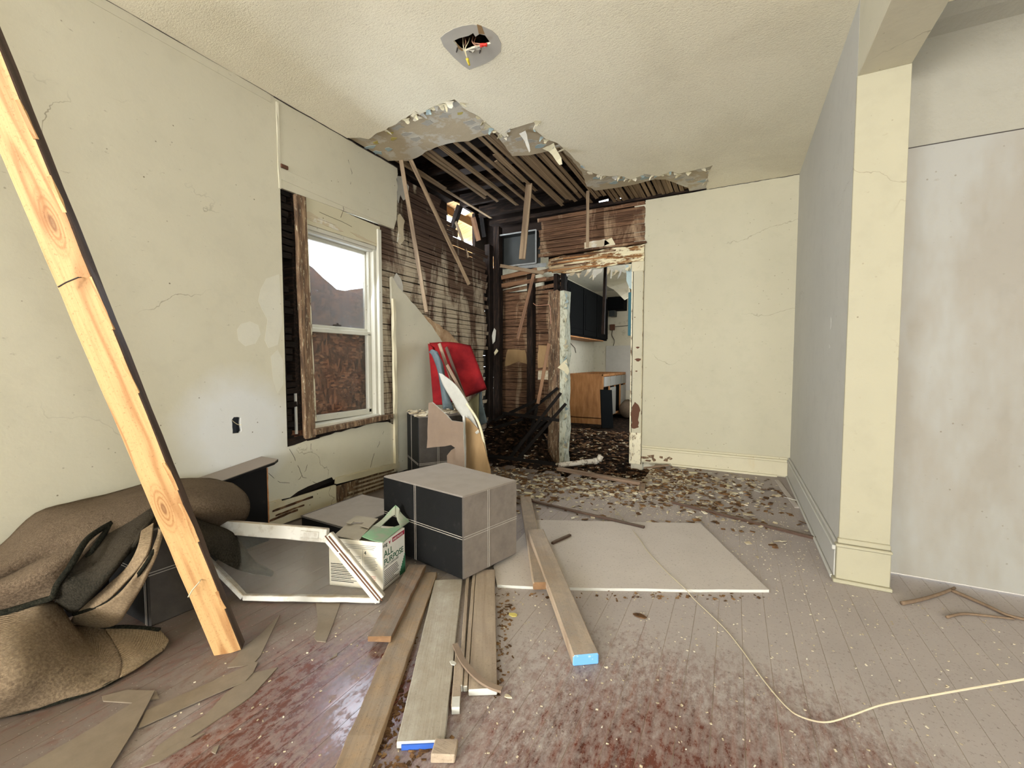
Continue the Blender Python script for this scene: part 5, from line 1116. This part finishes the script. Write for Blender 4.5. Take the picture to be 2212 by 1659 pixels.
for i, (a, b, ya, yb) in enumerate((((1068,908),(1165,862),4.4,4.5), ((1102,988),(1212,848),4.0,4.5), ((1118,992),(1222,872),4.0,4.55), ((1085,892),(1208,908),4.35,4.3), ((1108,972),(1186,900),4.15,4.4), ((1052,984),(1200,1003),3.9,3.9), ((1140,962),(1160,880),4.3,4.5), ((1065,925),(1130,905),4.3,4.35), ((1125,905),(1205,838),4.45,4.6))):
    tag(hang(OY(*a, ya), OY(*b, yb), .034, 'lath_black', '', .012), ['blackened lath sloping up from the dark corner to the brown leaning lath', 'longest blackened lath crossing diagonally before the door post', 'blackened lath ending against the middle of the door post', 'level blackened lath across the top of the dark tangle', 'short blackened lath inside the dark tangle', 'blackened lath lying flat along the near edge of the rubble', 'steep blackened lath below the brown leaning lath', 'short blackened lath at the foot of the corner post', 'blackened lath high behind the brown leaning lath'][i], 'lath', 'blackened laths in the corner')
m = MB(); m.tube(curve([OY(1152,655,4.6), OY(1160,660,4.6), OY(1180,659,4.6), OY(1188,662,4.6), OY(1190,700,4.6)], 14), .004, 6); solo(m, 'thin_wire', 'wire_copper', 'thin wire bent beside the doorway post', 'wire')

# ---- open metal duct box in the corner under the ceiling
D0, D1 = OY(1076, 511, YB - .04), OY(1158, 570, YB - .04); x0, x1, z0, z1 = D0.x, D1.x, 2.235, 2.615
root = thing('duct_box', ((x0 + x1) / 2, YB + .1, z0), 'dark open metal duct box mounted high in the corner', 'duct')
m = MB(); m.box((x0, YB + .07, z0), (x1, YB + .09, z1)); m.build('back_panel', 'metal_duct', root)
for nm, lo, hi in (('side_panel', (x0, YB - .04, z0), (x0 + .008, YB + .08, z1)), ('side_panel', (x1 - .008, YB - .04, z0), (x1, YB + .08, z1)), ('top_panel', (x0, YB - .04, z1 - .008), (x1, YB + .08, z1)), ('bottom_panel', (x0, YB - .04, z0), (x1, YB + .08, z0 + .008))):
    m = MB(); m.box(lo, hi); m.build(nm, 'metal_duct', root)
for a, b in (((x0, z0), (x0, z1)), ((x1, z0), (x1, z1)), ((x0, z1), (x1, z1)), ((x0, z0), (x1, z0))):
    m = MB(); m.bar((a[0], YB - .045, a[1]), (b[0], YB - .045, b[1]), .016, .008, (0, -1, 0), n=6, jit=.0012); m.build('flange', 'metal_edge', root)
m = MB(); m.bar((x0 + .26, YB - .02, z0 - .015), (x1 + .12, YB - .02, z0 - .03), .05, .004, (0, -1, .3), n=4, jit=.002); m.build('bent_flange', 'metal_edge', root)

# ---- ceiling wiring where a lamp was
c = FZ(1018, 95, ZC)
root = thing('ceiling_wiring', c, 'bare wires with red and yellow caps hanging from the ceiling hole', 'wiring')
def wire(pts, mat, r=.0025): m = MB(); m.tube(curve(pts, 16), r, 6); m.build('wire', mat, root)
hz = ZC
wire([FZ(1015,78,hz+.06), FZ(1012,90,hz+.02), FZ(1005,105,hz-.01), FZ(1008,120,hz-.03), FZ(1011,126,hz-.03)], 'wire_white')
wire([FZ(1000,80,hz+.05), FZ(1001,100,hz-.0), FZ(1006,118,hz-.02), FZ(1010,127,hz-.03)], 'wire_white')
wire([FZ(1022,78,hz+.05), FZ(1020,90,hz), FZ(1028,98,hz-.015), FZ(1040,96,hz-.02)], 'wire_copper')
wire([FZ(1028,80,hz+.05), FZ(1024,92,hz), FZ(1032,94,hz-.015), FZ(1042,95,hz-.02)], 'wire_copper')
wire([FZ(1003,79,hz+.05), FZ(1006,90,hz), FZ(1004,98,hz+.02)], 'wire_copper')
def cap(a, b, mat): m = MB(); m.tube([a, a.lerp(b, .25), a.lerp(b, .7), b], .009, 10, .6); m.build('wire_cap', mat, root, smooth=True)
cap(FZ(1009,126,hz-.03), FZ(1014,141,hz-.045), 'cap_yellow'); cap(FZ(1052,97,hz-.02), FZ(1037,96,hz-.02), 'cap_red'); cap(FZ(1038,99,hz-.018), FZ(1052,95,hz-.022), 'cap_red')
for (a, b) in (((988,103),(986,113)), ((1038,106),(1036,115)), ((1013,110),(1020,113))):
    m = MB(); m.tube([FZ(*a, hz - .003), FZ(*b, hz - .006)], .003, 6); m.build('screw', 'iron_dark', root)
m = MB(); m.plate([[FZ(x, y, hz - .002) for x, y in ((1030,53),(1040,56),(1047,74),(1034,73))]], (0, 0, .001)); m.build('bare_strip', 'board_brown', root)
m = MB(); m.plate([[FZ(x, y, hz - .002) for x, y in ((986,93),(1000,108),(999,111),(990,105))]], (0, 0, .001)); m.build('bare_strip', 'board_brown', root)
m = MB(); m.bar(FZ(975,70,hz+.05), FZ(1075,95,hz+.05), .30, .006, (0, 0, 1)); m.build('backing', 'soil_dark', root)
for i in range(3):
    m = MB(); a = FZ(1012 + i * 14, 110 - i * 6, hz - .001); m.bar(a, a + V(.03, .012, -.006), .012, .008, (0, 0, 1), n=3, jit=.003); m.build('plaster_crumb', 'flake_white', root)

# ================================================================== kitchen
root = thing('base_cabinet', (-2.3, 8.1, 0), 'gutted brown kitchen base cabinet with no worktop seen through the doorway', 'cabinet')
fx, y0, y1, ht = -1.98, 7.23, 8.93, .87
m = MB(); m.box((KX + .01, y0, 0), (fx, y0 + .02, ht + .0)); m.build('end_panel', 'cabinet_wood', root, bevel=.003)
m = MB(); m.box((KX + .01, y1 - .02, 0), (fx, y1, ht)); m.build('end_panel', 'cabinet_wood', root)
m = MB(); m.box((fx - .025, y0, ht - .04), (fx, y1, ht)); m.box((KX + .01, y0, ht - .03), (KX + .04, y1, ht)); m.box((fx - .025, y0, .10), (fx, y1, .13)); m.build('rail', 'cabinet_wood', root, bevel=.002)
m = MB(); m.box((KX + .02, y0, .1), (KX + .03, y1, ht)); m.box((KX + .02, y0, .1), (fx - .03, y1, .115)); m.build('carcass', 'cabinet_wood', root)
for i in range(4):
    a = y0 + .02 + i * (y1 - y0 - .04) / 4; b = a + (y1 - y0 - .04) / 4 - .03
    m = MB(); m.box((fx, a, ht - .22), (fx + .018, b, ht - .05)); m.build('drawer_front', 'white_paint', root, bevel=.004)
    if i in (1, 3):
        m = MB(); m.box((fx, a, .12), (fx + .018, b, ht - .25)); d_ = m.build('door', 'white_paint', root, bevel=.004)
        m = MB(); m.box((fx + .018, a + .06, .2), (fx + .022, b - .06, ht - .33)); m.build('door_panel', 'white_paint', d_, bevel=.004)
    m = MB(); m.box((fx - .02, b, .1), (fx + .004, b + .03, ht)); m.build('stile', 'cabinet_wood', root)
m = MB(); m.box((fx - .05, y0 + .03, .11), (fx - .045, y1 - .03, ht - .24)); m.build('interior_shade', 'black_paint', root)  # black sheet standing in for the shade inside the open cabinet
pd = OY(1310, 850, 6.9)
tag(timber('loose_door', OY(1312, 925, 6.85), OY(1309, 842, 6.95), .22, .02, (.75, -.65, 0), 'black_paint', n=2), 'black loose cabinet door leaning at the base cabinet front', 'cabinet door')
ux = -2.30; ya = OX(1222, 715, ux).y; yb = OX(1311, 720, ux).y; uz0 = 1.50; uz1 = 2.34
root = thing('wall_cabinet', (-2.48, (ya + yb) / 2, uz0), 'black wall cabinet hanging over the kitchen base cabinet', 'cabinet')
m = MB(); m.box((KX + .005, ya, uz0), (ux, yb, uz1)); m.build('body', 'black_paint', root, bevel=.003)
for i in range(3):
    a = ya + .03 + i * (yb - ya) / 3; b = a + (yb - ya) / 3 - .04
    m = MB(); m.box((ux, a, uz0 + .03), (ux + .02, b, uz1 - .03)); d_ = m.build('door', 'black_paint', root, bevel=.003)
    m = MB(); m.box((ux + .02, a + .08, uz0 + .12), (ux + .026, b - .08, uz1 - .12)); m.build('door_panel', 'black_paint', d_, bevel=.004)
m = MB(); m.box((KX + .02, ya, uz0 - .02), (ux - .01, yb - .2, uz0)); m.build('bottom_rail', 'cabinet_wood', root)
a, b = OY(1312, 642, KY - .32), OY(1347, 668, KY - .32)
m = MB(); m.box((a.x, KY - .32, b.z), (b.x, KY - .01, a.z)); root = thing('hood_cabinet', ((a.x + b.x) / 2, KY - .15, b.z), 'small black cabinet on the far kitchen wall above the outlet', 'cabinet')
m.build('body', 'black_paint', root, bevel=.003); m = MB(); m.box((a.x + .02, KY - .335, b.z + .02), (b.x - .02, KY - .32, a.z - .02)); m.build('door', 'black_paint', root, bevel=.003)
m = MB(); m.box((a.x + .02, KY - .25, b.z - .12), (a.x + .13, KY - .05, b.z)); m.build('vent_stub', 'metal_duct', root, bevel=.004)
o1 = OY(1323, 707, KY - .02); root = thing('outlet_box', o1, 'rusty electrical box on the far kitchen wall with a cable running down', 'outlet')
m = MB(); m.box((o1.x - .05, KY - .04, o1.z - .06), (o1.x + .05, KY - .002, o1.z + .06)); m.build('box', 'rust_groove', root, bevel=.006)
m = MB(); m.tube(curve([o1 + V(0, 0, -.05), OY(1322, 725, KY - .02), OY(1327, 735, KY - .02), OY(1325, 747, KY - .02)], 12), .006, 6); m.build('cable', 'iron_dark', root)
m = MB(); m.tube([o1 + V(.05, 0, .01), OY(1362, 703, KY - .02)], .006, 6); m.build('cable', 'iron_dark', root)
a, b = OY(1309, 747, KY - .012), OY(1372, 812, KY - .012)
m = MB(); m.box((a.x, KY - .015, .5), (b.x, KY - .002, a.z)); solo(m, 'splash_panel', 'patch_grey', 'pale grey splash panel on the far kitchen wall', 'panel', bevel=.002)
a, b = OY(1358, 632, 4.86), OY(1367, 725, 4.86)
m = MB(); m.box((a.x, 4.843, b.z), (a.x + .16, 4.87, a.z)); solo(m, 'blue_panel', 'teal_paint', 'teal blue panel edge just inside the kitchen doorway on the right', 'panel', bevel=.004)
tag(timber('loose_stud', OY(1303, 722, 5.6), OY(1309, 545, 5.6), .035, .05, (0, -1, 0), 'stud_dark', n=6, jit=.002), 'dark upright stud hanging before the black wall cabinet', 'stud')
q = [OY(x, y, 6.3) for x, y in ((1308,588),(1340,586),(1358,590),(1360,640),(1349,648),(1332,630),(1318,620),(1309,618))]
m = MB(); m.plate([jag(q, .012, .06, 81, True)], (0, .02, 0)); solo(m, 'ceiling_scrap', 'kitchen_wall', 'cream slab of fallen ceiling hanging above the kitchen cabinets', 'plaster piece')
q = [OY(x, y, 4.78) for x, y in ((1352,572),(1366,576),(1366,625),(1360,622),(1354,605))]
m = MB(); m.plate([jag(q, .006, .05, 82, True)], (0, .01, 0)); solo(m, 'plaster_curl', 'flake_blue', 'grey curl of plaster hanging at the right top of the doorway', 'plaster piece')
c = FZ(1352, 905, .0); m = MB(); m.tube([V(c.x - .0, c.y + .1, .16), V(c.x - .10, min(c.y + .6, KY - .05), .17)], .15, 18); solo(m, 'carpet_roll', 'carpet_top', 'rolled up carpet on the kitchen floor beside the cabinets', 'carpet', smooth=True)
m = MB(); m.tube([OX(1233, 742, KX + .01), OX(1242, 752, KX + .02), OX(1244, 762, KX + .01)], .006, 6); solo(m, 'cable_end', 'iron_dark', 'short dark cable end sticking out of the left kitchen wall', 'cable')

# ================================================================== rubble and litter
def hgt(x, y):
    n_ = mnoise.noise(Vector((x * 3, y * 3, 1))) * .05 + mnoise.noise(Vector((x * 9, y * 9, 4))) * .03 + mnoise.noise(Vector((x * 22, y * 22, 8))) * .012
    corner = max(0.0, min(1.0, (-1.85 - x) / .35)) * max(0.0, min(1.0, (y - 3.75) / .95)) * max(0.0, min(1.0, (4.98 - y) / .16))
    base = -.10 if y < 5.0 else -.10 + min(1, (y - 5.0) / 1.0) * .095
    if y > 5.2: n_ *= .35
    edge_ = max(0, min(1, (y - 3.72) / .2)); return (base + .50 * corner + n_) * edge_ - .03 * (1 - edge_)
nx, ny = 90, 110; vs = []; fs = []
for j in range(ny + 1):
    for i in range(nx + 1):
        x = -2.64 + 1.98 * i / nx; y = 3.72 + 3.6 * (j / ny) ** 1.25; vs.append((x, y, hgt(x, y)))
for j in range(ny):
    for i in range(nx):
        a = j * (nx + 1) + i; fs.append((a, a + 1, a + nx + 2, a + nx + 1))
m = MB(); m.add(vs, fs); tag(m.build('rubble', 'soil_dark', smooth=False), 'dark wet rubble filling the collapsed corner and doorway floor', 'rubble', kind='stuff')
def litter(name, mat, spots, label, size, flat=.12, lift=.002, seed=1, cat='litter'):
    R = random.Random(seed); m = MB()
    for (x, y, z) in spots:
        s_ = size * R.uniform(.45, 1.5); an = R.uniform(0, 6.28); tilt = R.uniform(-.35, .35)
        d = V(math.cos(an), math.sin(an), tilt * .5) * s_; p = V(x, y, z + lift + abs(d.z))
        m.bar(p - d, p + d, s_ * R.uniform(.7, 1.6), max(.0016, s_ * flat), (R.uniform(-.4, .4), R.uniform(-.4, .4), 1), jit=s_ * .16, seed=R.randrange(9999))
    return tag(m.build(name, mat), label, cat, kind='stuff')
R = random.Random(99)
def blob(n, cx, cy, rx, ry): return [(cx + R.gauss(0, rx), cy + R.gauss(0, ry)) for _ in range(n)]
def ok(p): return XL + .03 < p[0] < XR - .04 and p[1] < YB - .04
far = []
for a in ((420, -1.0, 3.55, .45, .22), (420, -.45, 3.75, .35, .30), (260, -1.45, 3.45, .25, .25), (300, -.2, 4.25, .35, .2), (240, -.6, 4.2, .2, .25), (160, .05, 3.6, .25, .3), (200, -2.0, 3.6, .3, .2), (140, -1.2, 3.0, .5, .25)):
    far += [p for p in blob(*a) if ok(p)]
floor_far = [(x, y, 0 if (y < 3.8 or x > -.72) else hgt(x, y)) for x, y in far]
litter('leaf_litter', 'leaf_brown', [p for k, p in enumerate(floor_far) if k % 2], 'brown leaves and bark scraps strewn before the kitchen doorway', .017, .10, .003, 1)
litter('plaster_litter', 'crumb_pale', [p for k, p in enumerate(floor_far) if not k % 2], 'pale plaster crumbs strewn before the kitchen doorway', .013, .18, .003, 2)
pit = [(R.uniform(-2.6, -.75), R.uniform(3.85, 6.6)) for _ in range(1700)]
litter('pit_litter', 'crumb_dark', [(x, y, hgt(x, y)) for x, y in pit], 'dark splinters and leaves lying in the collapsed corner', .026, .12, .004, 3)
litter('pit_chips', 'crumb_pale', [(x, y, hgt(x, y)) for x, y in pit[:420]], 'pale chips scattered over the dark rubble', .016, .2, .008, 4)
near = [(R.uniform(-1.6, 1.5), R.uniform(.6, 3.4)) for _ in range(2200)] + [(R.gauss(-.5, .7), R.gauss(3.35, .4)) for _ in range(1500)]
near = [p for p in near if p[0] < .44 and p[1] < 4.3 or p[1] < 2.5]
litter('floor_grit', 'crumb_pale', [(x, y, 0) for x, y in near if not (x > .44 and y > 2.5) and x > -2.5], 'tiny pale grit scattered over the bare floor', .0028, .3, .0005, 5)
by = []
for k in range(330):
    t = R.random(); e = [(-.72, 1.20), (-.86, 1.75), (-.74, 1.05), (-.62, 1.2)]; seg = R.choice([((-.90, 1.72), (-.66, 1.17)), ((-.72, 1.0), (-.80, .80)), ((-.95, 1.72), (.15, 2.26)), ((-.93, 1.15), (-.83, .85))])
    by.append((seg[0][0] + (seg[1][0] - seg[0][0]) * t + R.gauss(0, .018), seg[0][1] + (seg[1][1] - seg[0][1]) * t + R.gauss(0, .018) - .02))
dk = [(-1.16 + .31 * (t := R.random()) + R.gauss(0, .012), 1.36 - .51 * t + R.gauss(0, .01), 0) for _ in range(260)]
litter('plank_dirt', 'crumb_dark', dk, 'dark dirt lying in the gap between the tan plank and the white board', .006, .2, .001, 16)
litter('edge_litter', 'leaf_brown', [(x, y, 0) for x, y in by], 'leaf bits and fluff along the edges of the boards and sheet', .006, .15, .001, 6)
# larger chips one can pick out
def chip(px, py, s_, mat, label, cat='chip', group=None, z=0.0):
    c = FZ(px, py, z); q = []
    for k in range(8):
        a = k * math.pi / 4; r_ = s_ * R.uniform(.6, 1.2); q.append(c + V(math.cos(a) * r_ * 1.25, math.sin(a) * r_ * .75, .002))
    m = MB(); m.plate([q], (R.uniform(-.002, .002), 0, max(.004, s_ * .12))); solo(m, 'plaster_chip' if 'leaf' not in mat else 'dry_leaf', mat, label, cat, group)
for (px, py, s_) in ((1120,1060,.05),(1150,1050,.06),(1180,1062,.05),(1215,1058,.06),(1238,1052,.05),(1262,1056,.04),(1290,1050,.05),(1205,1040,.05),(1225,1046,.04),(1160,1038,.05),(1130,1030,.05),(1440,1040,.06),(1460,1026,.07),(1512,1058,.05),(1570,1050,.06),(1640,1062,.05),(1600,1035,.05),(1545,1035,.05),(1420,1048,.05),(1498,1022,.06),(1360,1096,.02),(1320,1052,.03),(1345,1050,.03),(1490,1106,.035),(1615,1112,.05),(1395,1060,.03),(1475,1012,.05),(1530,1022,.05),(1100,1045,.06),(1142,1066,.05),(1170,1048,.06),(1195,1052,.05),(1248,1064,.05),(1275,1044,.05),(1110,1072,.05),(1165,1074,.04),(1305,1060,.04),(1335,1066,.03),(1430,1030,.06),(1450,1050,.05),(1485,1040,.05),(1520,1042,.05),(1556,1064,.04),(1588,1066,.04),(1622,1048,.05)):
    chip(px, py, s_ * .62, R.choice(['crumb_pale', 'flake_white', 'flake_cream', 'old_plaster']), 'flat pale plaster chip lying in the litter before the back wall', 'plaster chip', 'plaster chips before the back wall')
chip(1382, 1332, .022, 'leaf_brown', 'curled brown leaf alone on the bare floor right of the blue-ended timber', 'leaf')
chip(1110, 1330, .018, 'flake_yellow', 'yellowish paint crumb on the floor beside the grooved casing', 'chip')
chip(1097, 1507, .010, 'crumb_pale', 'small pebble on the floor below the curved strip', 'chip')
chip(978, 1434, .012, 'flake_white', 'small white flake on the white board edge', 'chip', z=.024)
